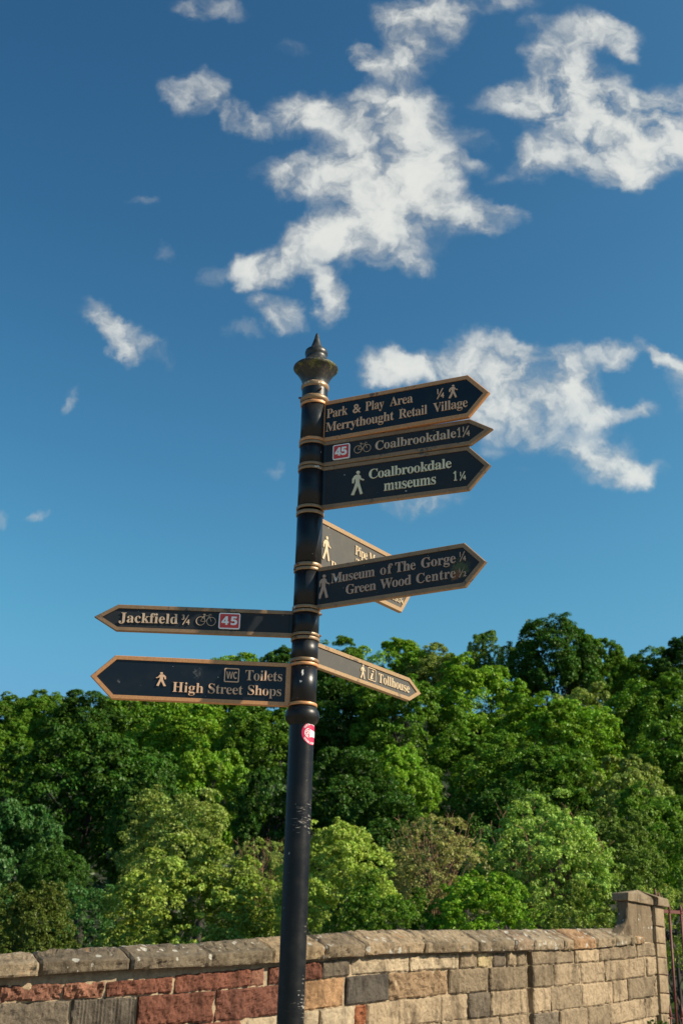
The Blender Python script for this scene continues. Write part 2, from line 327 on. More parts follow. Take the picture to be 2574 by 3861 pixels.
def cap_h(ch):
    if ch not in _cap:
        v, f = text_raw(ch); _cap[ch] = (v[:, 1].min(), v[:, 1].max())
    return _cap[ch]
def text_fit(s, x0, x1, y0, cap, ref, off=0, word=1.0, n0=.0055, n1=.0095, y1=None):
    """text set between x0 and x1 on baseline y0 (y1 at the far end); letter spacing first, then width"""
    lo, hi = cap_h(ref); sy = cap / hi
    va, _ = text_raw(s, off, 1.0, word); vb, _ = text_raw(s, off, 1.25, word)
    wa = va[:, 0].max() - va[:, 0].min(); wb = vb[:, 0].max() - vb[:, 0].min(); want = (x1 - x0) / sy
    sp = 1 + .25 * (want - wa) / max(wb - wa, 1e-6) if wb > wa + 1e-6 else 1
    sp = min(max(sp, .93), 1.22)
    v, f = text_raw(s, off, sp, word)
    sx = (x1 - x0) / (v[:, 0].max() - v[:, 0].min()); xm = v[:, 0].min()
    X = x0 + (v[:, 0] - xm) * sx; Y = y0 + v[:, 1] * sy
    if y1 is not None: Y = Y + (X - x0) / (x1 - x0) * (y1 - y0)
    Z = np.where(v[:, 2] > 0, n1, n0)
    return np.stack([X, Y, Z], 1), f

def offset_poly(p, d):
    """inset a convex outline by d"""
    k = len(p); ar = sum(p[i][0] * p[(i + 1) % k][1] - p[(i + 1) % k][0] * p[i][1] for i in range(k)); sg = 1 if ar > 0 else -1
    out = []
    for i in range(k):
        a, b, c = (Vector(p[(i - 1) % k]), Vector(p[i]), Vector(p[(i + 1) % k]))
        u = (b - a).normalized(); v = (c - b).normalized()
        nu = Vector((-u.y, u.x)) * sg; nv = Vector((-v.y, v.x)) * sg
        m = (nu + nv).normalized(); out.append(tuple(b + m * d / max(.2, m.dot(nu))))
    return out
def rrect(x0, y0, x1, y1, r, k=5):
    p = []
    for cx, cy, a0 in ((x1 - r, y0 + r, -90), (x1 - r, y1 - r, 0), (x0 + r, y1 - r, 90), (x0 + r, y0 + r, 180)):
        p += [(cx + r * math.cos(R(a0 + 90 * i / k)), cy + r * math.sin(R(a0 + 90 * i / k))) for i in range(k + 1)]
    return p
WALK = [(.19, .835), (.30, .845), (.37, .79), (.41, .665), (.53, .60), (.505, .555), (.365, .615), (.335, .67), (.335, .50), (.40, .28), (.475, .03), (.375, .0), (.305, .24), (.262, .37),
        (.215, .25), (.115, .0), (.0, .025), (.105, .265), (.175, .50), (.17, .665), (.125, .655), (.105, .50), (.035, .505), (.035, .68), (.11, .79)]
def walker(mb, x0, x1, y0, y1, f, flip=False, n0=.0055, n1=.0095, mat=0):
    fx = (lambda a: x1 - a / .53 * (x1 - x0)) if flip else (lambda a: x0 + a / .53 * (x1 - x0))
    fy = lambda b: y0 + b * (y1 - y0)
    mb.prism([(fx(a), fy(b)) for a, b in WALK], n0, n1, f, mat)
    mb.prism([(fx(.27 + .072 * 1.0 * math.cos(R(20 * i))), fy(.93 + .068 * math.sin(R(20 * i)))) for i in range(18)], n0, n1, f, mat)
def bicycle(mb, x0, x1, y0, y1, f):
    wd = x1 - x0; r = wd * .225; t = .0011; n = .0075
    P = lambda a, b: f(a, b, n)
    c1, c2 = (x0 + r, y0 + r), (x1 - r, y0 + r)
    for c in (c1, c2):
        mb.tube([P(c[0] + r * math.cos(R(15 * i)), c[1] + r * math.sin(R(15 * i))) for i in range(25)], t * 1.15, 6, cap=False)
    bb = (x0 + wd * .47, y0 + r * .85); seat = (x0 + wd * .40, y1 - (y1 - y0) * .12); head = (x1 - wd * .33, y1 - (y1 - y0) * .16)
    for a, b in ((c1, bb), (c1, seat), (seat, bb), (seat, head), (bb, head), (head, c2)): mb.tube([P(*a), P(*b)], t, 6)
    mb.tube([P(seat[0] - wd * .07, y1 - (y1 - y0) * .03), P(seat[0] + wd * .06, y1 - (y1 - y0) * .03)], t * 1.5, 6); mb.tube([P(*seat), P(seat[0] - .001, y1 - (y1 - y0) * .03)], t, 6)
    mb.tube([P(*head), P(head[0] - wd * .02, y1), P(head[0] + wd * .07, y1), P(head[0] + wd * .09, y1 - (y1 - y0) * .12)], t, 6)

ARMLAB = {'park': 'coppery arm reading Park & Play Area and Merrythought Retail Village, topmost', 'cycle': 'narrow arm reading Coalbrookdale with a red route badge and bicycle',
 'cmus': 'arm reading Coalbrookdale museums in flaking cream letters', 'pipe': 'sunlit arm half hidden behind the Museum of The Gorge arm', 'mus': 'faded arm reading Museum of The Gorge and Green Wood Centre',
 'jack': 'narrow left-pointing arm reading Jackfield', 'toll': 'sunlit narrow arm reading Tollhouse', 'toil': 'coppery left-pointing arm reading Toilets and High Street Shops'}
SPEC = {  # frame, panel, letters, closed frame at the post, frame width
 'park': ('copper', 'panel_new', 'let_new', True, .0172), 'cycle': ('gold_shaded', 'panel', 'let_tan', False, .0162), 'cmus': ('gold_shaded', 'panel', 'let_cream', False, .0162),
 'pipe': ('gold', 'panel_sunlit', 'let_warm', False, .019), 'mus': ('gold_shaded', 'panel_mus', 'let_mus', False, .0165), 'jack': ('gold_shaded', 'panel', 'let_tan', False, .0150),
 'toll': ('gold', 'panel_sunlit', 'let_warm', False, .0165), 'toil': ('copper', 'panel_scr', 'let_new', True, .0158)}
RS = {'park': .0525, 'cycle': .052, 'cmus': .0518, 'pipe': .0515, 'mus': .0512, 'jack': .051, 'toll': .0508, 'toil': .0503}

def make_arm(key):
    ph, zt, zb, t0, t1, t2 = SIGN[key]; fr, pa, le, closed, fw = SPEC[key]; rs = RS[key]
    e = Vector((math.sin(R(ph)), math.cos(R(ph)), 0)); left = ph < 0
    n = Vector((e.y, -e.x, 0)) if not left else Vector((-e.y, e.x, 0))
    zm = (zt + zb) / 2; hh = (zt - zb) / 2
    sx = -1 if left else 1
    f = lambda a, b, d: e * (a * sx) + Vector((0, 0, zm + b)) + n * d      # a runs to the reader's right
    ts = .047
    out = [(sx * ts, hh), (sx * t1, hh), (sx * t2, 0), (sx * t1, -hh), (sx * ts, -hh)]
    inn = offset_poly(out, fw)
    if not closed: inn[0] = (sx * ts, hh - fw); inn[4] = (sx * ts, -hh + fw)
    else: ti = .0548 if key == 'park' else .0680; inn[0] = (sx * ti, hh - fw); inn[4] = (sx * ti, -hh + fw)
    # panel
    mb = MB(); pin = [(a + (c - a) * .12, b + (d - b) * .12) for (a, b), (c, d) in zip(inn, out)]
    mb.prism(pin, -.0055, .0055, f); arm = mb.build('sign_arm', M[pa], post); arm['label'] = ARMLAB[key]
    # frame: two raised mitred borders, one on each face, over a solid rim
    mb = MB()
    o2 = offset_poly(out, .0022)
    if not closed: o2[0] = (sx * ts, hh - .0022); o2[4] = (sx * ts, -hh + .0022)
    k = 5
    for sgn in (1, -1):
        lay = [[(a, b, .0075 * sgn) for a, b in out], [(a, b, .0102 * sgn) for a, b in o2], [(a, b, .0098 * sgn) for a, b in inn], [(a, b, .004 * sgn) for a, b in inn]]
        vs = [f(*p) for l in lay for p in l]; fs = []
        for q in range(3):
            for i in range(k):
                if not closed and i == 4: continue
                j = (i + 1) % k; fs.append((q * k + i, q * k + j, (q + 1) * k + j, (q + 1) * k + i))
        mb.add(vs, fs)
    vs = [f(a, b, d) for d in (-.0075, .0075) for a, b in out]
    mb.add(vs, [(i, (i + 1) % k, (i + 1) % k + k, i + k) for i in range(k) if closed or i != 4])
    mb.build('frame', M[fr], arm)
    # sleeve and its two bands
    mb = MB(); mb.lathe([(zb + .002, rs - .004), (zb + .002, rs), (zt - .002, rs), (zt - .002, rs - .004)], 56)
    if not closed:
        mb.lathe([(zb + fw, .011), (zt - fw, .011)], 16, c=(e.x * (rs + .004), e.y * (rs + .004)))
    mb.build('sleeve', M['black_lime' if key == 'toil' else 'black'], arm)
    bm_ = M['copper'] if closed else M['band']
    for z0, z1 in ((zt - fw * .82, zt - .0012), (zb + .0012, zb + fw * .82)):
        mb = MB(); rb = rs + .0042
        mb.lathe([(z0, rs - .001), (z0, rb - .001), (z0 + .0012, rb), (z1 - .0012, rb), (z1, rb - .001), (z1, rs - .003)], 56)
        mb.build('clamp_band', bm_, arm)
    bolts = {'jack': [(84, zt - .01), (84, zb + .009)], 'toll': [(-38, zt - .009)], 'mus': [(-62, zt - .008)], 'pipe': [(-45, zb + .008)], 'toil': [(-40, zt + .002)], 'cmus': [(70, zb + .008)]}.get(key, [])
    for az, zz in bolts:
        d = Vector((math.sin(R(az)), -math.cos(R(az)), 0)); mb = MB(); c = Vector((0, 0, zz))
        mb.tube([c + d * (rs - .004), c + d * (rs + .010)], .0042, 8); mb.build('bolt', M['bolt'], arm)
    return arm, f, sx, M[le]

def put_text(arm, f, m, s, x0, x1, y0, cap, ref, name='lettering', **kw):
    v, fs = text_fit(s, x0, x1, y0, cap, ref, **kw)
    mb = MB(); mb.add([f(*p) for p in v], fs); return mb.build(name, m, arm, fix=False)
def badge(arm, f, x0, y0, x1, y1):
    mb = MB()
    mb.prism(rrect(x0, y0, x1, y1, .007), .0052, .0125, f, 0)
    mb.prism(rrect(x0 + .0042, y0 + .0042, x1 - .0042, y1 - .0042, .004), .0100, .0129, f, 1)
    mb.build('route_badge', [M['white'], M['red']], arm)
    put_text(arm, f, M['white'], sansb('45'), x0 + .011, x1 - .011, y0 + .016, (y1 - y0) - .031, sansb('4'), name='badge_number', n0=.012, n1=.0165, off=.012)
def wmesh(arm, f, m, x0, x1, y0, y1, flip=False):
    mb = MB(); walker(mb, x0, x1, y0, y1, f, flip); mb.build('walker_pictogram', m, arm)

THIN = -.0075
a, f, sx, m = make_arm('park')
put_text(a, f, m, serif('Park'), .0629, .1555, .0135, .040, serif('P'), off=THIN, y1=.0142)
put_text(a, f, m, '&', .1790, .2145, .0146, .038, '&', off=.004)
put_text(a, f, m, serif('Play'), .2345, .3155, .0150, .040, serif('P'), off=THIN)
put_text(a, f, m, serif('Area'), .3415, .4393, .0158, .040, serif('A'), off=THIN)
put_text(a, f, m, serif('Merrythought'), .0608, .3585, -.0476, .0395, serif('M'), off=THIN, y1=-.0465)
put_text(a, f, m, serif('Retail'), .3810, .5005, -.0463, .0395, serif('R'), off=THIN)
put_text(a, f, m, serif('Village'), .5260, .6680, -.0457, .0395, serif('V'), off=THIN)
put_text(a, f, m, '¼', .5410, .5715, .0120, .0410, '¼', off=.006)
wmesh(a, f, m, .5900, .6285, .0030, .0600)
a, f, sx, m = make_arm('cycle')
badge(a, f, .0955, -.0345, .1688, .0308)
mb = MB(); bicycle(mb, .187, .258, -.0172, .0255, f); mb.build('bicycle_pictogram', m, a)
put_text(a, f, m, serif('Coalbrookdale'), .2775, .6135, -.0166, .0385, serif('C'), y1=-.0135)
put_text(a, f, m, serif('1'), .6185, .6330, -.0155, .0415, serif('1'), off=-.004)
put_text(a, f, m, '¼', .6390, .6690, -.0155, .0420, '¼', off=.004)
a, f, sx, m = make_arm('cmus')
wmesh(a, f, m, .1776, .2323, -.0495, .0535)
put_text(a, f, m, serif('Coalbrookdale'), .2520, .5920, .0119, .0405, serif('C'))
put_text(a, f, m, serif('museums'), .3160, .5290, -.0482, .0435, serif('M'))
put_text(a, f, m, serif('1'), .6000, .6140, -.0458, .0400, serif('1'), off=-.004)
put_text(a, f, m, '¼', .6250, .6490, -.0460, .0330, '¼', off=.006)
a, f, sx, m = make_arm('mus')
wmesh(a, f, m, .0540, .1060, -.0455, .0517)
put_text(a, f, m, serif('Museum'), .1119, .3030, .0113, .0385, serif('M'), y1=.0125)
put_text(a, f, m, serif('of'), .3265, .3790, .0128, .0385, serif('M'))
put_text(a, f, m, serif('The'), .3905, .4755, .0132, .0385, serif('M'))
put_text(a, f, m, serif('Gorge'), .4990, .6393, .0138, .0385, serif('G'))
put_text(a, f, m, serif('Green'), .1792, .3095, -.0425, .0375, serif('G'))
put_text(a, f, m, serif('Wood'), .3270, .4580, -.0430, .0375, serif('W'))
put_text(a, f, m, serif('Centre'), .4790, .6388, -.0436, .0375, serif('C'))
put_text(a, f, m, '¼', .6545, .6800, .0150, .0370, '¼'); put_text(a, f, m, '½', .6520, .6815, -.0445, .0360, '½')
a, f, sx, m = make_arm('pipe')
wmesh(a, f, m, .0777, .1321, -.0500, .0540)
put_text(a, f, m, serif('Pipe Museum'), .3000, .5750, .0380, .0400, serif('P'))
put_text(a, f, m, serif('Tar Tunnel'), .3060, .5450, -.0180, .0400, serif('T'))
put_text(a, f, m, serif('Broseley museums'), .1365, .6150, -.0800, .0400, serif('B'))
put_text(a, f, m, serif('1'), .6180, .6300, -.0790, .036, serif('1')); put_text(a, f, m, '¼', .6310, .6600, -.0790, .0350, '¼', off=.008)
a, f, sx, m = make_arm('toll')
wmesh(a, f, m, .3464, .3801, -.0275, .0305)
mb = MB(); mb.ring(rrect(.3970, -.0228, .4512, .0292, .006), rrect(.3998, -.0200, .4484, .0264, .004), .0055, .0092, f)
mb.build('information_box', m, a); put_text(a, f, m, '\U0001D48A', .4130, .4360, -.0165, .0380, '\U0001D48A', name='information_letter')
put_text(a, f, m, serif('Tollhouse'), .4690, .6945, -.0178, .0375, serif('T'), y1=-.0150)
a, f, sx, m = make_arm('jack')
put_text(a, f, m, serif('Jackfield'), -.7144, -.4905, -.0185, .0385, serif('J') if False else serif('K'), y1=-.0165)
put_text(a, f, m, '¾', -.4755, -.4450, -.0178, .0385, '¾', off=.002)
mb = MB(); bicycle(mb, -.4204, -.3457, -.0185, .0265, f); mb.build('bicycle_pictogram', m, a)
badge(a, f, -.3335, -.0306, -.2518, .0328)
a, f, sx, m = make_arm('toil')
wmesh(a, f, m, -.5535, -.5135, -.0275, .0262, flip=True)
mb = MB(); mb.ring(rrect(-.2995, -.0005, -.2437, .0535, .005), rrect(-.2958, .0032, -.2474, .0498, .003), .0055, .0092, f); mb.build('toilet_box', m, a)
put_text(a, f, m, sansb('WC'), -.2915, -.2515, .0130, .0270, sansb('W'), name='toilet_letters', off=-.008)
put_text(a, f, m, serif('Toilets'), -.2204, -.0815, .0098, .0390, serif('T'), off=THIN, y1=.0120)
put_text(a, f, m, serif('High'), -.4888, -.3740, -.0469, .0375, serif('H'), off=THIN)
put_text(a, f, m, serif('Street'), -.3555, -.2270, -.0462, .0375, serif('S'), off=THIN)
put_text(a, f, m, serif('Shops'), -.2080, -.0825, -.0452, .0375, serif('S'), off=THIN)

# round sticker wrapped on the pole, its print turned on its side
RP = .0466
def onpole(a, b, d, az0=R(53), z0=2.4975):
    ang = az0 + a / RP; r = RP + d; return Vector((r * math.sin(ang), -r * math.cos(ang), z0 + b))
mb = MB(); RR = .0420
rows = []
for i in range(0, 9):
    rr = RR * i / 8
    rows.append([onpole(rr * math.cos(R(10 * k)), rr * math.sin(R(10 * k)), .0006) for k in range(36)])
vs = [p for r_ in rows for p in r_]
mb.add(vs, [(i * 36 + k, i * 36 + (k + 1) % 36, (i + 1) * 36 + (k + 1) % 36, (i + 1) * 36 + k) for i in range(8) for k in range(36)], 0, True)
stk = mb.build('sticker', M['stick_red'], post); stk['label'] = 'round crimson sticker with white print turned sideways'
mb = MB(); fs_ = lambda a, b, d: onpole(a, b, .0006 + d)
def grid_patch(x0, y0, x1, y1, d=.0004, kx=8, ky=6, taper=0):
    vs = []
    for i in range(kx + 1):
        for j in range(ky + 1):
            x = x0 + (x1 - x0) * i / kx; h = 1 - taper * i / kx; y = (y0 + y1) / 2 + (y1 - y0) / 2 * h * (2 * j / ky - 1); vs.append(fs_(x, y, d))
    mb.add(vs, [(i * (ky + 1) + j, (i + 1) * (ky + 1) + j, (i + 1) * (ky + 1) + j + 1, i * (ky + 1) + j + 1) for i in range(kx) for j in range(ky)])
grid_patch(-.004, -.0125, .0300, .0125, taper=.15)
grid_patch(-.006, -.0150, -.0042, .0150, d=.0005)
def arc_strip(cx, cy, r0, r1, a0, a1, d=.0004, k=18):
    vs = []
    for i in range(k + 1):
        t = R(a0 + (a1 - a0) * i / k)
        vs += [fs_(cx + r0 * math.cos(t), cy + r0 * math.sin(t), d), fs_(cx + r1 * math.cos(t), cy + r1 * math.sin(t), d)]
    mb.add(vs, [(2 * i, 2 * i + 1, 2 * i + 3, 2 * i + 2) for i in range(k)])
arc_strip(-.013, .0, .0150, .0175, 95, 262)
arc_strip(-.0175, .0055, .003, .0052, 0, 360, k=20); arc_strip(-.0175, -.0065, .003, .0052, 20, 300); arc_strip(-.0265, .0, .002, .0040, 60, 330)
for s, a0, a1, rr in (('150 50 MILE', 152, 62, .0345), ('MILE TRAIL', 298, 208, .0345)):
    v, fcs = text_raw(sansb(s)); wdt = v[:, 0].max(); sc_ = math.radians(abs(a0 - a1)) * rr / wdt
    P = []
    for x, y, z in v:
        t = R(a0 + (a1 - a0) * (x / wdt)); r = rr + (y * sc_ - .002) * 1.0
        P.append(fs_(r * math.cos(t), r * math.sin(t), .0004 if z > 0 else 0.0002))
    mb.add(P, fcs)
for i, hgt in enumerate((.0110, .0095, .0075, .0105, .0085, .0095, .011)):
    grid_patch(-.0105, -.0145 + i * .0042, -.0105 + hgt * .42, -.0115 + i * .0042, d=.0005, kx=2, ky=2)
mb.build('sticker_print', M['stick_white'], stk, fix=False)

# ------------------------------------------------------------------ STONE WALL
def interp(u, xs, ys):
    """smooth (monotone-ish cubic) interpolation"""
    xs = list(xs); i = max(0, min(len(xs) - 2, int(np.searchsorted(xs, u)) - 1))
    def sl(k):
        if k <= 0: return (ys[1] - ys[0]) / (xs[1] - xs[0])
        if k >= len(xs) - 1: return (ys[-1] - ys[-2]) / (xs[-1] - xs[-2])
        return (ys[k + 1] - ys[k - 1]) / (xs[k + 1] - xs[k - 1])
    h = xs[i + 1] - xs[i]; t = (u - xs[i]) / h
    if t < 0: return ys[0] + sl(0) * (u - xs[0])
    if t > 1: return ys[-1] + sl(len(xs) - 1) * (u - xs[-1])
    a, b = sl(i) * h, sl(i + 1) * h
    return (2 * t**3 - 3 * t**2 + 1) * ys[i] + (t**3 - 2 * t**2 + t) * a + (-2 * t**3 + 3 * t**2) * ys[i + 1] + (t**3 - t**2) * b
WU = [0, 500, 780, 1040, 1300, 1600, 1992, 2240, 2380, 2455]          # stations along the wall
WX = [-1.870, -1.170, -.762, -.346, .114, .720, 1.643, 2.407, 2.888, 3.162]
WY = [7.72, 8.12, 8.488, 8.905, 9.331, 10.055, 11.0, 12.107, 12.732, 13.075]
LINES = {'top': [1.820, 1.904, 1.953, 2.028, 2.093, 2.176, 2.268, 2.366, 2.425, 2.461], 'arris': [1.771, 1.836, 1.891, 1.959, 2.022, 2.087, 2.190, 2.286, 2.353, 2.394],
 'bot': [1.700, 1.780, 1.823, 1.881, 1.947, 2.024, 2.118, 2.215, 2.297, 2.344], 'c1t': [1.662, 1.721, 1.790, 1.851, 1.929, 2.007, 2.104, 2.205, 2.292, 2.337],
 'c1b': [1.563, 1.628, 1.676, 1.737, 1.812, 1.895, 1.996, 2.094, 2.168, 2.206], 'c2b': [1.408, 1.456, 1.491, 1.547, 1.620, 1.709, 1.821, 1.916, 1.992, 2.030],
 'c3b': [1.250, 1.300, 1.335, 1.390, 1.450, 1.525, 1.630, 1.724, 1.803, 1.840]}
for k, dz in (('c4b', .18), ('c5b', .37), ('c6b', .57), ('c7b', .8)): LINES[k] = [z - dz for z in LINES['c3b']]
def wplan(u):
    p = Vector((interp(u, WU, WX), interp(u, WU, WY), 0)); q = Vector((interp(u + 4, WU, WX), interp(u + 4, WU, WY), 0))
    d = (q - p).normalized(); return p, Vector((d.y, -d.x, 0))
def wz(k, u): return interp(u, WU, LINES[k])
def wpt(u, z, n):
    p, nn = wplan(u); return p + nn * n + Vector((0, 0, z))
def fbm(p, s): return mnoise.fractal(Vector(p) * s, 0.8, 2.1, 4)

def stone_mat(name, lichen, ang=0):
    m, nt, b = mat(name); tc = N(nt, 'ShaderNodeTexCoord').outputs['Object']
    at_ = N(nt, 'ShaderNodeAttribute', attribute_name='tint').outputs['Color']
    big = noise_n(nt, tc, 7, 5, .6); mid = noise_n(nt, tc, 28, 6, .7); fine = noise_n(nt, tc, 130, 4, .65)
    streak = noise_n(nt, tc, 5, 5, .6, (2.0, 2.0, .5))
    c = mixc(nt, math_n(nt, 'MULTIPLY', ramp(nt, mid, .35, .7), .55), at_, mixc(nt, 1.0, at_, (.52, .50, .48), 'MULTIPLY'))
    c = mixc(nt, math_n(nt, 'MULTIPLY', ramp(nt, streak, .48, .70), .72), c, mixc(nt, 1.0, c, (.34, .33, .33), 'MULTIPLY'))
    c = mixc(nt, math_n(nt, 'MULTIPLY', ramp(nt, big, .52, .75), .40), c, mixc(nt, 1.0, c, (1.55, 1.5, 1.4), 'MULTIPLY'))
    soot = noise_n(nt, tc, 3.6, 7, .72)
    c = mixc(nt, math_n(nt, 'MULTIPLY', ramp(nt, soot, .50, .66), .62), c, mixc(nt, 1.0, c, (.36, .34, .33), 'MULTIPLY'))
    c = mixc(nt, math_n(nt, 'MULTIPLY', ramp(nt, fine, .60, .8), .45), c, mixc(nt, 1.0, c, (.35, .33, .32), 'MULTIPLY'))
    if lichen:
        vo = N(nt, 'ShaderNodeTexVoronoi', i_Scale=17.0, feature='F1'); vo.inputs['Randomness'].default_value = 1
        dw = N(nt, 'ShaderNodeVectorMath', operation='ADD'); L(nt, tc, dw.inputs[0])
        nn_ = N(nt, 'ShaderNodeTexNoise', i_Scale=40.0, i_Detail=3.0); L(nt, tc, nn_.inputs['Vector'])
        sc = N(nt, 'ShaderNodeVectorMath', operation='SCALE'); sc.inputs[3].default_value = .02; L(nt, nn_.outputs['Color'], sc.inputs[0]); L(nt, sc.outputs[0], dw.inputs[1])
        L(nt, dw.outputs[0], vo.inputs['Vector'])
        rad = math_n(nt, 'MULTIPLY', N_sep(nt, vo.outputs['Color']), .46)
        rad = math_n(nt, 'MULTIPLY', rad, ramp(nt, noise_n(nt, tc, 3.2, 3, .6), .38, .58))
        spot = math_n(nt, 'LESS_THAN', vo.outputs['Distance'], rad)
        patch = ramp(nt, noise_n(nt, tc, 5.5, 7, .78), .60, .67)
        c = mixc(nt, math_n(nt, 'MULTIPLY', math_n(nt, 'MAXIMUM', spot, patch), lichen), c, (.42, .395, .335))
        c = mixc(nt, math_n(nt, 'MULTIPLY', ramp(nt, noise_n(nt, tc, 6, 3, .6), .66, .74), .7), c, (.28, .13, .04))
    L(nt, c, b.inputs['Base Color']); b.inputs['Roughness'].default_value = .92; b.inputs['Specular IOR Level'].default_value = .2
    h = math_n(nt, 'ADD', math_n(nt, 'MULTIPLY', mid, 1.6), math_n(nt, 'MULTIPLY', fine, .7))
    bump(nt, b, h, .75, .012)
    return m
def N_sep(nt, col):
    s = N(nt, 'ShaderNodeSeparateColor'); L(nt, col, s.inputs[0]); return s.outputs[0]
M['stone'] = stone_mat('sandstone', 0.0); M['coping'] = stone_mat('weathered_sandstone', .85)
def mortar_mat():
    m, nt, b = mat('lime_mortar'); tc = N(nt, 'ShaderNodeTexCoord').outputs['Object']
    n = noise_n(nt, tc, 30, 6, .7); g = noise_n(nt, tc, 4, 4, .6)
    c = mixc(nt, ramp(nt, n, .35, .7), (.41, .31, .195), (.27, .195, .12)); c = mixc(nt, math_n(nt, 'MULTIPLY', ramp(nt, g, .5, .75), .6), c, (.13, .11, .085))
    L(nt, c, b.inputs['Base Color']); b.inputs['Roughness'].default_value = .95; bump(nt, b, noise_n(nt, tc, 70, 5, .7), .8, .012)
    return m
M['mortar'] = mortar_mat()

RED, RED2, RUST = (.19, .074, .047), (.17, .068, .045), (.215, .10, .065)
TAN, TAN2, CREAM, YEL, GREY, DGREY, BUFF, ORA = (.345, .26, .165), (.25, .19, .122), (.45, .355, .235), (.46, .365, .20), (.165, .132, .095), (.098, .083, .066), (.365, .275, .175), (.40, .235, .12)
C1 = [(-330, -170, RED), (-160, -6, RUST), (3, 236, RUST), (242, 390, (.26, .12, .075)), (405, 653, RED), (668, 945, RED), (950, 1000, RUST), (1018, 1120, RED2), (1126, 1217, RED), (1221, 1319, GREY), (1330, 1544, CREAM),
      (1549, 1730, CREAM), (1735, 1798, TAN2), (1803, 1855, YEL), (1859, 1907, GREY), (1913, 1946, BUFF), (1951, 1981, TAN2), (1996, 2149, TAN2), (2153, 2244, BUFF), (2248, 2384, TAN2), (2389, 2456, TAN2)]
C2 = [(-330, -60, DGREY), (-50, 268, GREY), (278, 519, (.115, .095, .072)), (529, 815, RED), (826, 1105, RED2), (1113, 1301, ORA), (1310, 1467, DGREY), (1470, 1689, (.30, .20, .115)), (1693, 1837, TAN2), (1842, 1981, TAN2),
      (1996, 2069, TAN2), (2074, 2169, BUFF), (2174, 2263, BUFF), (2267, 2419, TAN), (2423, 2456, BUFF)]
C3 = [(-330, -120, RED), (-110, 180, RED2), (190, 420, GREY), (430, 640, RED), (650, 916, RED), (945, 1209, CREAM), (1218, 1342, CREAM), (1345, 1384, (.33, .12, .055)), (1389, 1505, BUFF), (1508, 1661, BUFF), (1664, 1761, BUFF),
      (1764, 1843, GREY), (1848, 1957, BUFF), (1960, 1981, BUFF), (1996, 2057, BUFF), (2061, 2173, TAN2), (2177, 2289, BUFF), (2293, 2345, BUFF), (2349, 2444, TAN2), (2447, 2456, BUFF)]
C4 = [(-330, -40, GREY), (-30, 300, RED2), (310, 560, TAN2), (570, 800, RED), (810, 1080, CREAM), (1090, 1300, BUFF), (1310, 1480, TAN2), (1490, 1660, BUFF), (1666, 1878, TAN), (1883, 1981, BUFF), (1996, 2084, GREY), (2089, 2188, TAN2),
      (2193, 2273, TAN2), (2277, 2404, BUFF), (2408, 2456, BUFF)]
def rand_course(seed):
    r = random.Random(seed); o = []; u = -330
    while u < 2400:
        wd = r.uniform(110, 300) * (1 if u < 1200 else .6); e = min(u + wd, 2456)
        if u < 1981 < e: e = 1981
        o.append((u, e, r.choice([RED, TAN, BUFF, GREY] if u < 1000 else [TAN, BUFF, TAN2]))); u = e + 6
        if 1981 <= u < 1996: u = 1996
    return o
rows_ = [('c1t', 'c1b', C1, 0), ('c1b', 'c2b', C2, 1), ('c2b', 'c3b', C3, 2), ('c3b', 'c4b', C4, 3), ('c4b', 'c5b', rand_course(5), 4), ('c5b', 'c6b', rand_course(6), 5), ('c6b', 'c7b', rand_course(7), 6)]

def shade_of(c, k): return tuple(max(0, x * k) for x in c)
def stone_block(mb, u0, u1, za, zb_, base, col, rough, seed, back=-.08, fine=1.0, ledge=False, tool=False):
    """one squared block: dense front face with worn edges and a broken surface, sides run back into the mortar"""
    p0, _ = wplan(u0); p1, _ = wplan(u1); ln = (p1 - p0).length; hz = abs(za(u0) - zb_(u0))
    nu = max(4, min(44, int(ln / .011))); nv = max(4, min(20, int(hz / .011)))
    nu = int(nu * fine); nv = int(nv * fine)
    idx = {}; vs = []
    for i in range(nu + 1):
        for j in range(nv + 1):
            a, b = i / nu, j / nv; u = u0 + (u1 - u0) * a
            zt_, zl = za(u) - .004, zb_(u) + .004
            zz = zl + (zt_ - zl) * b; de = min(a * ln, (1 - a) * ln, b * hz, (1 - b) * hz)
            P = wpt(u, zz, 0); k = (P.x * 1.0, P.y, P.z + seed * 3.1)
            edge = -.009 * max(0, 1 - de / .0085) * (1 + 1.0 * fbm(k, 22)) - .012 * max(0, fbm(k, 13) - .1) * max(0, 1 - de / .035)
            d = base + edge + rough * (fbm(k, 11) * .010 + fbm(k, 38) * .0055)
            if ledge: d += .012 * math.sin(zz * 80 + 5 * fbm(k, 5) + u * .006) * (.5 + fbm(k, 4))
            if tool: d += .0028 * math.sin(u * .42)
            # outline wobble
            wob = .0045 * max(0, 1 - de / .02)
            u_ = u + wob * fbm((k[0], k[1], k[2] + 9), 14) * 140 * (1 if i in (0, nu) else 0); z_ = zz + (wob * fbm((k[0] + 5, k[1], k[2]), 14) if j in (0, nv) else 0)
            vs.append(wpt(u_, z_, d))
    W_ = nv + 1
    fs = [(i * W_ + j, (i + 1) * W_ + j, (i + 1) * W_ + j + 1, i * W_ + j + 1) for i in range(nu) for j in range(nv)]
    rim = [i * W_ for i in range(nu + 1)] + [nu * W_ + j for j in range(1, nv + 1)] + [i * W_ + nv for i in range(nu - 1, -1, -1)] + [j for j in range(nv - 1, 0, -1)]
    o = len(vs)
    for r_ in rim:
        i, j = divmod(r_, W_); u = u0 + (u1 - u0) * i / nu; zt_, zl = za(u) - .004, zb_(u) + .004
        vs.append(wpt(u, zl + (zt_ - zl) * j / nv, back))
    k = len(rim)
    fs += [(rim[q], o + q, o + (q + 1) % k, rim[(q + 1) % k]) for q in range(k)]
    mb.add(vs, fs, 0, False, col)

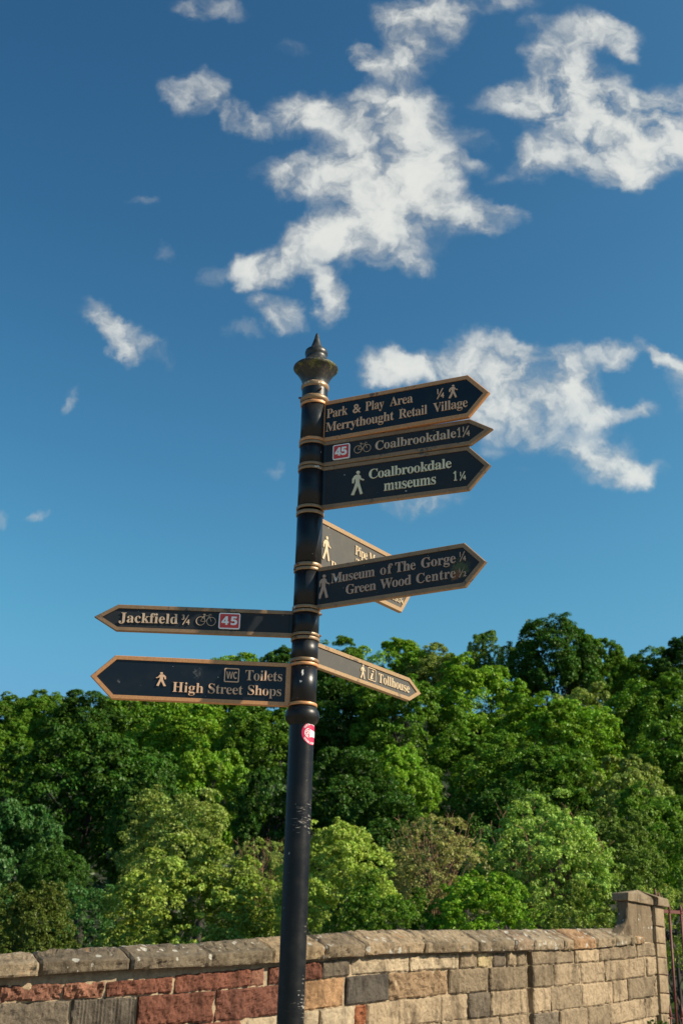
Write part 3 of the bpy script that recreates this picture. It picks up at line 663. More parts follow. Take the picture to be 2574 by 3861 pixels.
wall = empty('parapet_wall', (0, 0, 0))
tag(wall, 'low parapet wall of red and buff sandstone blocks under a lichen-spotted coping, running behind the signpost', 'wall')
mb = MB(); sr = random.Random(3)
for (ka, kb, row, ci) in rows_:
    for q, (u0, u1, col) in enumerate(row):
        base = sr.uniform(-.004, .007) + (.034 if u0 >= 1990 else 0)
        red = col[0] > 2.2 * col[1]
        rough = 1.7 if red else sr.uniform(.5, 1.0)
        if u0 in (1470,): rough = 1.6
        if (ka, u0) == ('c1t', 3) or (ka, u0) == ('c1t', 242): rough = 2.8
        stone_block(mb, u0, u1, lambda u, k=ka: wz(k, u), lambda u, k=kb: wz(k, u), base, shade_of(col, sr.uniform(.85, 1.12)), rough, q + 17 * ci,
                    fine=1.0 if ci < 4 else .4, ledge=(ka == 'c1b' and u0 == 1470), tool=(ka == 'c1b' and u0 == 278))
mb.build('stone_courses', M['stone'], wall, fix=False)
# mortar core
mb = MB(); us = [-330 + i * 20 for i in range(140)]; us = sorted([u for u in us if u < 2452 and not 1975 < u < 2000] + [1983, 1995, 1997, 2452])
def mz(k, u): return wz(k, u)
vs = []; KZ = 14
for u in us:
    zt_, zl = wz('bot', u) + .01, wz('c7b', u) - .3
    for j in range(KZ + 1):
        z = zl + (zt_ - zl) * j / KZ; P = wpt(u, z, 0)
        vs.append(wpt(u, z, (-.018 + (.034 if u > 1996 else -.05 if 1982 < u < 1996 else 0)) + .010 * fbm(P, 16) + .005 * fbm(P, 50)))
    vs.append(wpt(u, zt_, -.30)); vs.append(wpt(u, zl, -.30))
K = KZ + 3
fs = [(i * K + j, (i + 1) * K + j, (i + 1) * K + (j + 1) % K, i * K + (j + 1) % K) for i in range(len(us) - 1) for j in range(K)]
fs += [tuple(range(K)), tuple((len(us) - 1) * K + j for j in range(K))[::-1]]
mb.add(vs, fs, 0, True); mb.build('mortar', M['mortar'], wall)
# coping: one mesh per stone
CJ = [-330, -140, 132, 473, 778, 1006, 1212, 1360, 1584, 1784, 1927, 1996, 2106, 2139, 2230, 2306, 2362, 2381, 2416]
CC = [GREY, TAN2, (.135, .105, .07), (.14, .11, .074), (.165, .128, .083), (.25, .18, .105), (.165, .125, .08), (.25, .185, .115), (.25, .19, .12), (.22, .17, .11), (.26, .19, .125), (.25, .195, .13), (.27, .20, .125), (.28, .17, .09), (.25, .19, .12), (.25, .195, .125), (.26, .20, .125), (.30, .20, .115)]
for q in range(len(CJ) - 1):
    u0, u1 = CJ[q] + 2.0, CJ[q + 1] - 2.0; mb = MB(); vs = []
    p0, _ = wplan(u0); p1, _ = wplan(u1); ln = (p1 - p0).length; nu = max(5, int(ln / .016)); dj = sr.uniform(-.006, .006); dn = sr.uniform(-.006, .010)
    ring_n = None
    for i in range(nu + 1):
        u = u0 + (u1 - u0) * i / nu; de = min(i, nu - i) / nu * ln
        za_, zb2, zt_ = wz('arris', u) + dj, wz('bot', u) + dj * .6, wz('top', u) + .010 + dj
        prof = [(.0, zb2 - .004)]
        prof += [(.056 + .004 * s_ + dn, zb2 + (za_ - zb2) * s_) for s_ in [0, .12, .3, .5, .7, .88, 1.0]]
        prof += [(.060 + dn + (-.185) * s_, za_ + (zt_ - za_) * (s_ * 1.0)) for s_ in [.06, .18, .34, .5, .66, .82, .95]]
        prof += [(-.15, zt_ + .002), (-.20, zt_ - .004), (-.29, za_ + .01), (-.34, za_ - .01), (-.34, zb2), (-.30, zb2 - .004)]
        ring_n = len(prof)
        for jn, (nn, zz) in enumerate(prof):
            P = wpt(u, zz, nn); k = (P.x, P.y, P.z + q * 2.7)
            e = .016 * max(0, 1 - de / .020) ** 2
            am = 1.0 if 1 <= jn <= 15 else .3
            corner = .003 if jn in (1, 7) else 0
            am *= .55 if 5 <= jn <= 10 else 1
            d = am * (fbm(k, 7) * .008 + fbm(k, 26) * .006 + max(0, fbm(k, 15) - .2) * -.035) - e - corner
            zup = 1 if jn > 8 else 0
            vs.append(wpt(u, zz + (d * .8 if zup else d * .2) - (.006 * max(0, fbm(k, 16)) if jn <= 1 else 0), nn + (d if not zup else 0)))
    fs = [(i * ring_n + j, (i + 1) * ring_n + j, (i + 1) * ring_n + (j + 1) % ring_n, i * ring_n + (j + 1) % ring_n) for i in range(nu) for j in range(ring_n)]
    fs += [tuple(range(ring_n))[::-1], tuple(nu * ring_n + j for j in range(ring_n))]
    mb.add(vs, fs, 0, False, shade_of(CC[q], 1.18 * sr.uniform(.9, 1.1))); mb.build('coping_stone', M['coping'], wall)

# ------------------------------------------------------------------ GATE PIER at the wall's far end
pier = empty('stone_pier', tuple(wpt(2470, 1.4, -.1)))
tag(pier, 'buff stone gate pier with a shallow pyramid cap ending the parapet wall', 'pier')
PO = pier.location
pd_, pn = wplan(2430); WD = Vector((-pn.y, pn.x, 0)); O0 = wpt(2455, 0, 0)       # along the wall, out of the wall
def pp(s, z, n): return O0 + WD * s + pn * n + Vector((0, 0, z)) - PO
def rough_box(mb, s0, s1, z0, z1, n0, n1, col, seed, amp=.006, st=.02, shape=None):
    """weathered block: six gridded faces pushed about by one noise field, corners rounded"""
    def grid(fn, ka, kb):
        vs = [fn(i / ka, j / kb) for i in range(ka + 1) for j in range(kb + 1)]
        mb.add(vs, [(i * (kb + 1) + j, (i + 1) * (kb + 1) + j, (i + 1) * (kb + 1) + j + 1, i * (kb + 1) + j + 1) for i in range(ka) for j in range(kb)], 0, True, col)
    def P(a, b, c):
        s, z, n = s0 + (s1 - s0) * a, z0 + (z1 - z0) * b, n0 + (n1 - n0) * c
        if shape: s, z, n = shape(a, b, c, s, z, n)
        k = Vector((s, z + seed, n)); ds = [min(a, 1 - a) * (s1 - s0), min(b, 1 - b) * (z1 - z0), min(c, 1 - c) * (n1 - n0)]; ds.sort()
        r = max(0, 1 - ds[1] / .016) ** 2 * .008
        cs, cz, cn = (s0 + s1) / 2, (z0 + z1) / 2, (n0 + n1) / 2; v = Vector((s - cs, z - cz, n - cn)); v.normalize()
        d = fbm(k, 9) * amp + fbm(k, 32) * amp * .5 - r
        return pp(s + v.x * d, z + v.y * d, n + v.z * d)
    a_, b_, c_ = max(2, int((s1 - s0) / st)), max(2, int((z1 - z0) / st)), max(2, int((n1 - n0) / st))
    grid(lambda x, y: P(x, y, 1), a_, b_); grid(lambda x, y: P(1 - x, y, 0), a_, b_)
    grid(lambda x, y: P(0, y, x), c_, b_); grid(lambda x, y: P(1, y, 1 - x), c_, b_)
    grid(lambda x, y: P(x, 1, 1 - y), a_, c_); grid(lambda x, y: P(x, 0, y), a_, c_)
# end block: sweeps down from the cap to meet the coping
S_B = -.60
def sweep(a, b, c, s, z, n):
    k = max(0, (1 - b)); return (s - .30 * (1 - a) * max(0, k - .25) ** 2 * 1.6, z, n)
mb = MB(); rough_box(mb, S_B + .08, .0, 2.325, 2.685, -.09, .022, (.20, .15, .095), 1.3, .010, .018, sweep)
mb.build('end_block', M['coping'], pier)
# pilaster of squared blocks standing a little proud
mb = MB(); zs = [1.20, 1.50, 1.690, 1.872, 2.040, 2.200, 2.330, 2.490, 2.685]; PS0, PS1, PN = .004, .215, .060
for q in range(len(zs) - 1):
    rough_box(mb, PS0 + sr.uniform(-.003, .003), PS1 + sr.uniform(-.004, .004), zs[q] + .002, zs[q + 1] - .002, -.10, PN + sr.uniform(-.004, .003), shade_of(BUFF, sr.uniform(.85, 1.0)), q + 20, .004, .022)
mb.build('pilaster', M['stone'], pier)
# cap: two-tier slab with a low pyramid
def slab(mb, pts, z0, z1, col, seed):
    k = len(pts); n_ = 10; ring_ = []
    for i in range(k):
        a, b = Vector(pts[i]), Vector(pts[(i + 1) % k])
        ring_ += [a + (b - a) * j / n_ for j in range(n_)]
    m_ = len(ring_); vs = []
    for z, dd in ((z0, .006), (z0 + .006, 0), ((z0 + z1) / 2, 0), (z1 - .008, 0), (z1, .008)):
        for p in ring_:
            c = Vector((sum(q[0] for q in pts) / k, sum(q[1] for q in pts) / k)); v = (c - p).normalized() * dd
            d = fbm((p.x, p.y, z + seed), 14) * .006
            vs.append(pp(p.x + v.x, z + d * .4, p.y + v.y + d))
    o = len(vs); return vs, m_
cap_pts = [(S_B + .05, .050), (.015, .050), (.015, .095), (.250, .095), (.250, -.12), (S_B + .05, -.12)]
mb = MB(); vs, m_ = slab(mb, cap_pts, 2.685, 2.760, GREY, 2)
fs = [(i * m_ + j, i * m_ + (j + 1) % m_, (i + 1) * m_ + (j + 1) % m_, (i + 1) * m_ + j) for i in range(4) for j in range(m_)]
fs.append(tuple(range(m_))[::-1])
apex = len(vs); vs.append(pp(-.20, 2.815, -.02)); fs += [(4 * m_ + j, 4 * m_ + (j + 1) % m_, apex) for j in range(m_)]
mb.add(vs, fs, 0, False, (.26, .20, .13)); mb.build('cap', M['coping'], pier)

# ------------------------------------------------------------------ IRON RAILING
def bar_mesh(mb, x, y, zb_, zt_, r=.0125):
    mb.tube([(x, y, zb_), (x, y, zt_ - .085)], r, 8); mb.tube([(x, y, zt_ - .10), (x, y, zt_ - .085)], r * 1.25, 8)
    mb.tube([(x, y, zt_ - .085), (x, y, zt_ - .075), (x, y, zt_ - .035), (x, y, zt_)], [r * 1.1, r * 1.35, r * .9, .002], 8)
def railing(name, lab, pts, zt_, zr, dogs, zlow=1.2):
    r0 = empty(name, (pts[0][0], pts[0][1], 1.3)); tag(r0, lab, 'railing'); o = r0.location
    for (x, y) in pts:
        mb = MB(); bar_mesh(mb, x - o.x, y - o.y, zlow - o.z, zt_ - o.z); mb.build('bar', M['rail'], r0)
    a, b = Vector((*pts[0], 0)), Vector((*pts[-1], 0)); d = (b - a).normalized(); q = Vector((-d.y, d.x, 0))
    for z, lo in ((zr, .10), (1.36, .10)):
        mb = MB(); A, B = a - d * lo, b + d * .05
        vs = [P + q * sy * .006 + Vector((0, 0, z + sz * .016)) - o for P in (A, B) for sy, sz in ((-1, -1), (1, -1), (1, 1), (-1, 1))]
        mb.add(vs, [(0, 1, 5, 4), (1, 2, 6, 5), (2, 3, 7, 6), (3, 0, 4, 7), (0, 3, 2, 1), (4, 5, 6, 7)]); mb.build('rail', M['rail'], r0)
    for (x, y) in dogs:
        mb = MB(); x, y = x - o.x, y - o.y; z = lambda v: v - o.z
        mb.tube([(x, y, z(zlow)), (x, y, z(1.70))], .009, 8); mb.tube([(x, y, z(1.655)), (x, y, z(1.67)), (x, y, z(1.70)), (x, y, z(1.79))], [.010, .016, .012, .001], 8)
        mb.tube([Vector((x, y, z(1.645))) - d * .035, Vector((x, y, z(1.65))), Vector((x, y, z(1.645))) + d * .035], [.004, .011, .004], 6)
        mb.build('dog_bar', M['rail'], r0)
    return r0
RB = [at(2532, 3600, 13.35), at(2576, 3600, 13.42), at(2620, 3600, 13.49), at(2664, 3600, 13.56), at(2708, 3600, 13.63)]
DG = [at(2524, 3800, 13.0), at(2568, 3800, 13.05), at(2611, 3800, 13.1)]
railing('iron_railing', 'red oxide iron railing with spear-topped bars to the right of the stone pier', [(p.x, p.y) for p in RB], 2.74, 2.655, [(p.x, p.y) for p in DG])
B2 = [at(2477, 3500, 13.95), at(2489, 3500, 14.25), at(2500, 3500, 14.55)]
railing('iron_railing', 'short return of red iron railing showing only a spear tip above the pier cap', [(p.x, p.y) for p in B2], 2.94, 2.72, [])

# ------------------------------------------------------------------ GROUND
def wall_y(x): return interp(x, WX, WY)
def ground_z(x, y):
    wy = wall_y(max(-14, min(4.5, x))) if x < 4.5 else wall_y(4.5) + (x - 4.5) * .25
    road = max(0, min(y, 40) - 4.68) * .172
    t = y - wy - .15
    hill = -6 + .27 * max(0, y - 30) if y < 118 else 17.8 + min(.50 * (y - 118), 20)
    hill += .045 * max(-60, min(60, x)) * min(1, max(0, (y - 30) / 40))
    hill += 1.2 * mnoise.noise(Vector((x * .03, y * .03, 0)))
    if t <= 0: return min(road, 1.50)
    k = min(1, t / 5); k = k * k * (3 - 2 * k); return (1 - k) * min(road, 1.50) + k * hill
xs = sorted(set([-400, -300, -220, -160, -120] + [i * 4 for i in range(-25, 26)] + [i * .5 for i in range(-16, 21)] + [120, 160, 220, 300, 400]))
ys = sorted(set([-200, -120, -60, -30, -15, -8, -4] + [i * .5 for i in range(0, 50)] + [25 + i * 4 for i in range(0, 26)] + [130, 136, 142, 148, 154, 160, 170, 220, 300, 450, 700, 1000]))
mb = MB(); vs = [(x, y, ground_z(x, y)) for x in xs for y in ys]; k = len(ys)
mb.add(vs, [(i * k + j, (i + 1) * k + j, (i + 1) * k + j + 1, i * k + j + 1) for i in range(len(xs) - 1) for j in range(k - 1)], 0, True)
def ground_mat():
    m, nt, b = mat('ground'); geo = N(nt, 'ShaderNodeNewGeometry'); sp = N(nt, 'ShaderNodeSeparateXYZ'); L(nt, geo.outputs['Position'], sp.inputs[0])
    tc = geo.outputs['Position']; n = noise_n(nt, tc, 1.6, 6, .65); n2 = noise_n(nt, tc, 22, 5, .6)
    road = mixc(nt, n2, (.22, .185, .14), (.32, .27, .21)); wood = mixc(nt, n, (.010, .014, .006), (.025, .032, .012))  # wood floor coloured near black, standing in for shade between the trees
    L(nt, mixc(nt, ramp(nt, sp.outputs[1], 14.2, 15.5), road, wood), b.inputs['Base Color']); b.inputs['Roughness'].default_value = .95
    bump(nt, b, n2, .6, .02); return m
tag(mb.build('ground', ground_mat()), kind='structure')

# ------------------------------------------------------------------ TREES
def leaf_mat():
    m, nt, b = mat('foliage'); nt.nodes.remove(b); out = nt.nodes['Material Output']
    oi = N(nt, 'ShaderNodeObjectInfo'); a = N(nt, 'ShaderNodeAttribute', attribute_name='leafvar'); s = N(nt, 'ShaderNodeSeparateColor'); L(nt, a.outputs['Color'], s.inputs[0])
    hs = N(nt, 'ShaderNodeHueSaturation'); L(nt, oi.outputs['Color'], hs.inputs['Color'])
    L(nt, math_n(nt, 'MULTIPLY_ADD', s.outputs[0], .05, .475), hs.inputs['Hue']); L(nt, math_n(nt, 'MULTIPLY_ADD', s.outputs[1], .6, .70), hs.inputs['Value'])
    d = N(nt, 'ShaderNodeBsdfDiffuse'); L(nt, hs.outputs[0], d.inputs[0])
    t = N(nt, 'ShaderNodeBsdfTranslucent'); L(nt, mixc(nt, 1.0, hs.outputs[0], (1.0, 1.15, .5), 'MULTIPLY'), t.inputs[0])
    g = N(nt, 'ShaderNodeBsdfGlossy'); g.inputs['Roughness'].default_value = .45; g.inputs[0].default_value = (.9, .95, .9, 1)
    m1 = N(nt, 'ShaderNodeMixShader'); m1.inputs[0].default_value = .22; L(nt, d.outputs[0], m1.inputs[1]); L(nt, t.outputs[0], m1.inputs[2])
    m2 = N(nt, 'ShaderNodeMixShader'); m2.inputs[0].default_value = .015; L(nt, m1.outputs[0], m2.inputs[1]); L(nt, g.outputs[0], m2.inputs[2])
    L(nt, m2.outputs[0], out.inputs[0]); return m
M['leaf'] = leaf_mat()
def bark_mat(name, c1, c2):
    m, nt, b = mat(name); tc = N(nt, 'ShaderNodeTexCoord').outputs['Object']; n = noise_n(nt, tc, 14, 6, .7, (2, 2, .4))
    L(nt, mixc(nt, ramp(nt, n, .35, .7), c1, c2), b.inputs['Base Color']); b.inputs['Roughness'].default_value = .9; return m
M['bark'] = bark_mat('bark', (.022, .018, .014), (.06, .05, .04)); M['twig'] = bark_mat('dry_twig', (.20, .12, .06), (.36, .22, .115))

def sphere_dirs(g, n):
    v = g.normal(size=(n, 3)); return v / np.linalg.norm(v, axis=1, keepdims=True)
def crown_mesh(name, seed, nl, cl, nleaf, size, lob=(.10, .21), inner=.33, droop=.3, spire=0.0, sparse=0.0):
    """crown one unit wide and one high: lobes -> clumps -> leaves, every leaf a small folded blade"""
    g = np.random.default_rng(seed)
    d = sphere_dirs(g, nl * 3); d = d[d[:, 2] > -.75][:nl]
    if len(d) < nl: nl = len(d)
    rad = inner * g.uniform(.62, 1.22, nl)
    c = d * rad[:, None]
    if spire: c[:, :2] *= (1 - spire * np.clip((c[:, 2:3] + .35) / .75, 0, 1)); c[:, 2] *= 1.25
    lr = g.uniform(lob[0], lob[1], nl) * (1 - .25 * np.clip(d[:, 2], 0, 1))
    if spire: lr *= (1 - .5 * spire * np.clip((c[:, 2] + .3) / .7, 0, 1))
    # clumps on each lobe
    li = g.integers(0, nl, cl); cd = sphere_dirs(g, cl); cd = cd + d[li] * .75 + np.array([0, 0, .25]); cd /= np.linalg.norm(cd, axis=1, keepdims=True)
    cc = c[li] + cd * lr[li][:, None] * g.uniform(.75, 1.1, cl)[:, None]; cr = lr[li] * g.uniform(.20, .40, cl)
    cv = g.uniform(0, 1, cl); lv = g.uniform(0, 1, nl)
    # leaves
    k = g.integers(0, cl, nleaf); ld = sphere_dirs(g, nleaf); ld = ld * 1.0 + cd[k] * .6 + np.array([0, 0, .3]); ld /= np.linalg.norm(ld, axis=1, keepdims=True)
    p = cc[k] + ld * cr[k][:, None] * np.sqrt(g.uniform(.35, 1.12, nleaf))[:, None] * np.array([1.15, 1.15, .75])
    nrm = ld * .55 + np.array([0, 0, .45]) + g.normal(size=(nleaf, 3)) * .45; nrm /= np.linalg.norm(nrm, axis=1, keepdims=True)
    t = np.cross(nrm, sphere_dirs(g, nleaf)); t /= np.linalg.norm(t, axis=1, keepdims=True) + 1e-9; b = np.cross(nrm, t)
    s = size * g.uniform(.6, 1.35, nleaf)[:, None]
    v0 = p - t * s * .62; v2 = p + t * s * .62 - np.array([0, 0, droop]) * s * .5; v1 = p + b * s * .38 + nrm * s * .14; v3 = p - b * s * .38 + nrm * s * .14
    V = np.stack([v0, v1, v2, v3], 1).reshape(-1, 3)
    me = bpy.data.meshes.new(name); me.vertices.add(len(V)); me.vertices.foreach_set('co', V.astype('f').ravel())
    me.loops.add(nleaf * 4); me.loops.foreach_set('vertex_index', np.arange(nleaf * 4, dtype='i'))
    me.polygons.add(nleaf); me.polygons.foreach_set('loop_start', np.arange(0, nleaf * 4, 4, dtype='i'))
    va = np.stack([np.clip(.5 * cv[k] + .5 * g.uniform(0, 1, nleaf), 0, 1), np.clip(.45 * lv[li[k]] + .3 * cv[k] + .25 * g.uniform(0, 1, nleaf), 0, 1), np.zeros(nleaf), np.ones(nleaf)], 1)
    a = me.color_attributes.new('leafvar', 'FLOAT_COLOR', 'POINT'); a.data.foreach_set('color', np.repeat(va, 4, 0).astype('f').ravel())
    me.materials.append(M['leaf']); me.update(calc_edges=True); return me
CROWN = {
 'broad': [crown_mesh('crown', 1, 46, 1000, 54000, .0190), crown_mesh('crown', 2, 40, 900, 54000, .0190), crown_mesh('crown', 3, 54, 1100, 56000, .0185)],
 'dome': [crown_mesh('crown', 11, 74, 1150, 64000, .0165, (.10, .165), .36), crown_mesh('crown', 12, 66, 1000, 60000, .0165, (.10, .165), .36)],
 'tall': [crown_mesh('crown', 4, 44, 900, 48000, .0200, (.11, .17), .35), crown_mesh('crown', 5, 38, 800, 46000, .0200, (.11, .18), .36)],
 'shrub': [crown_mesh('crown', 7, 120, 1500, 56000, .0150, (.07, .14), .36), crown_mesh('crown', 8, 130, 1600, 56000, .0150, (.07, .13), .37)],
 'loose': [crown_mesh('crown', 9, 46, 520, 20000, .0175, (.10, .18), .37), crown_mesh('crown', 10, 50, 560, 18000, .0175, (.10, .18), .38)]}
def trunk_mesh(seed):
    r = random.Random(seed); mb = MB(); pts = [Vector((0, 0, -.03))]
    for i in range(1, 7): pts.append(Vector((pts[-1].x + r.uniform(-.012, .012), pts[-1].y + r.uniform(-.012, .012), i / 6 * .72)))
    mb.tube(pts, [.030, .024, .021, .018, .015, .011, .007], 9)
    for q in range(9):
        t = r.uniform(.35, .95); i = int(t * 6); b = pts[i].lerp(pts[min(i + 1, 6)], t * 6 - i); a = r.uniform(0, 6.28); ln = r.uniform(.14, .26)
        m = b + Vector((math.cos(a) * ln * .5, math.sin(a) * ln * .5, ln * .35)); e = m + Vector((math.cos(a + .3) * ln * .5, math.sin(a + .3) * ln * .5, ln * .55))
        mb.tube([b, m, e], [.009, .006, .0025], 6)
        for w_ in range(2):
            e2 = m + Vector((r.uniform(-.1, .1), r.uniform(-.1, .1), r.uniform(.05, .14))); mb.tube([m, e2], [.005, .0015], 5)
    o = mb.build('trunk', M['bark']); me = o.data; bpy.data.objects.remove(o); return me
TRUNK = [trunk_mesh(s) for s in (1, 2, 3)]
def twig_mesh(seed, n=46):
    r = random.Random(seed); mb = MB()
    for q in range(n):
        a = r.uniform(0, 6.28); rr = r.uniform(.0, .12); b = Vector((math.cos(a) * rr, math.sin(a) * rr, -.5)); out = r.uniform(.15, .5)
        pts = [b]
        for i in range(1, 6):
            t = i / 5; pts.append(Vector((math.cos(a) * (rr + out * t ** 1.4) + r.uniform(-.03, .03), math.sin(a) * (rr + out * t ** 1.4) + r.uniform(-.03, .03), -.5 + (.72 + .28 * r.random()) * t * (1.1 - out * .3))))
        mb.tube(pts, [.0075, .0062, .005, .004, .003, .0012], 5)
        for w_ in range(6):
            s = pts[r.randint(2, 5)]; e = s + Vector((r.uniform(-.09, .09), r.uniform(-.09, .09), r.uniform(.02, .12))); mb.tube([s, e], [.0026, .0009], 4)
    o = mb.build('bare_branches', M['twig']); me = o.data; bpy.data.objects.remove(o); return me
TWIG = [twig_mesh(1), twig_mesh(2)]
tcount = {}
def tree(kind, px, ytop, wpx, depth, col, label, hk=1.0, twigs=False, cat='tree', group=None):
    top = at(px, ytop, depth); g = ground_z(top.x, depth); h = max(2.5, top.z - g)
    wd = wpx * depth / FPX * 1.06; hc = min(h * .9, wd * hk * (1.25 if kind in ('tall', 'spire') else 1.0))
    name = {'spire': 'conifer', 'shrub': 'shrub', 'loose': 'shrub'}.get(kind, 'broadleaf_tree')
    o = empty(name, (top.x, depth, g)); tag(o, label, cat, group)
    i = tcount.get(kind, 0); tcount[kind] = i + 1; r = random.Random(i * 7 + hash(kind) % 1 + int(px))
    ms = CROWN[kind]; c = bpy.data.objects.new('crown', ms[i % len(ms)]); COL.objects.link(c); c.parent = o
    c.location = (0, 0, h - hc * .48); c.scale = (wd, wd, hc * 1.0); c.rotation_euler = (0, 0, r.uniform(0, 6.28))
    k = r.uniform(.88, 1.12); c.color = (col[0] * k, col[1] * k, col[2] * k, 1)
    t = bpy.data.objects.new('trunk', TRUNK[i % 3]); COL.objects.link(t); t.parent = o; t.scale = (min(h, wd * 1.6), min(h, wd * 1.6), h); t.rotation_euler = (0, 0, r.uniform(0, 6.28))
    if twigs:
        b = bpy.data.objects.new('bare_branches', TWIG[i % 2]); COL.objects.link(b); b.parent = o; b.location = c.location; b.scale = (wd * .88, wd * .88, hc * (.80 if 'visible' in label else .95)); b.location.z -= hc * (.07 if 'visible' in label else 0)
    return o
DK, MD, BR, YG, BL, PL = (.052, .120, .014), (.115, .220, .020), (.195, .345, .026), (.33, .42, .075), (.072, .175, .040), (.27, .34, .075)  # DK: dark foliage, darkened further to stand in for deep hillside shade
G1 = 'trees along the wooded skyline'; G2 = 'trees on the hillside'; G3 = 'shrubs behind the parapet wall'
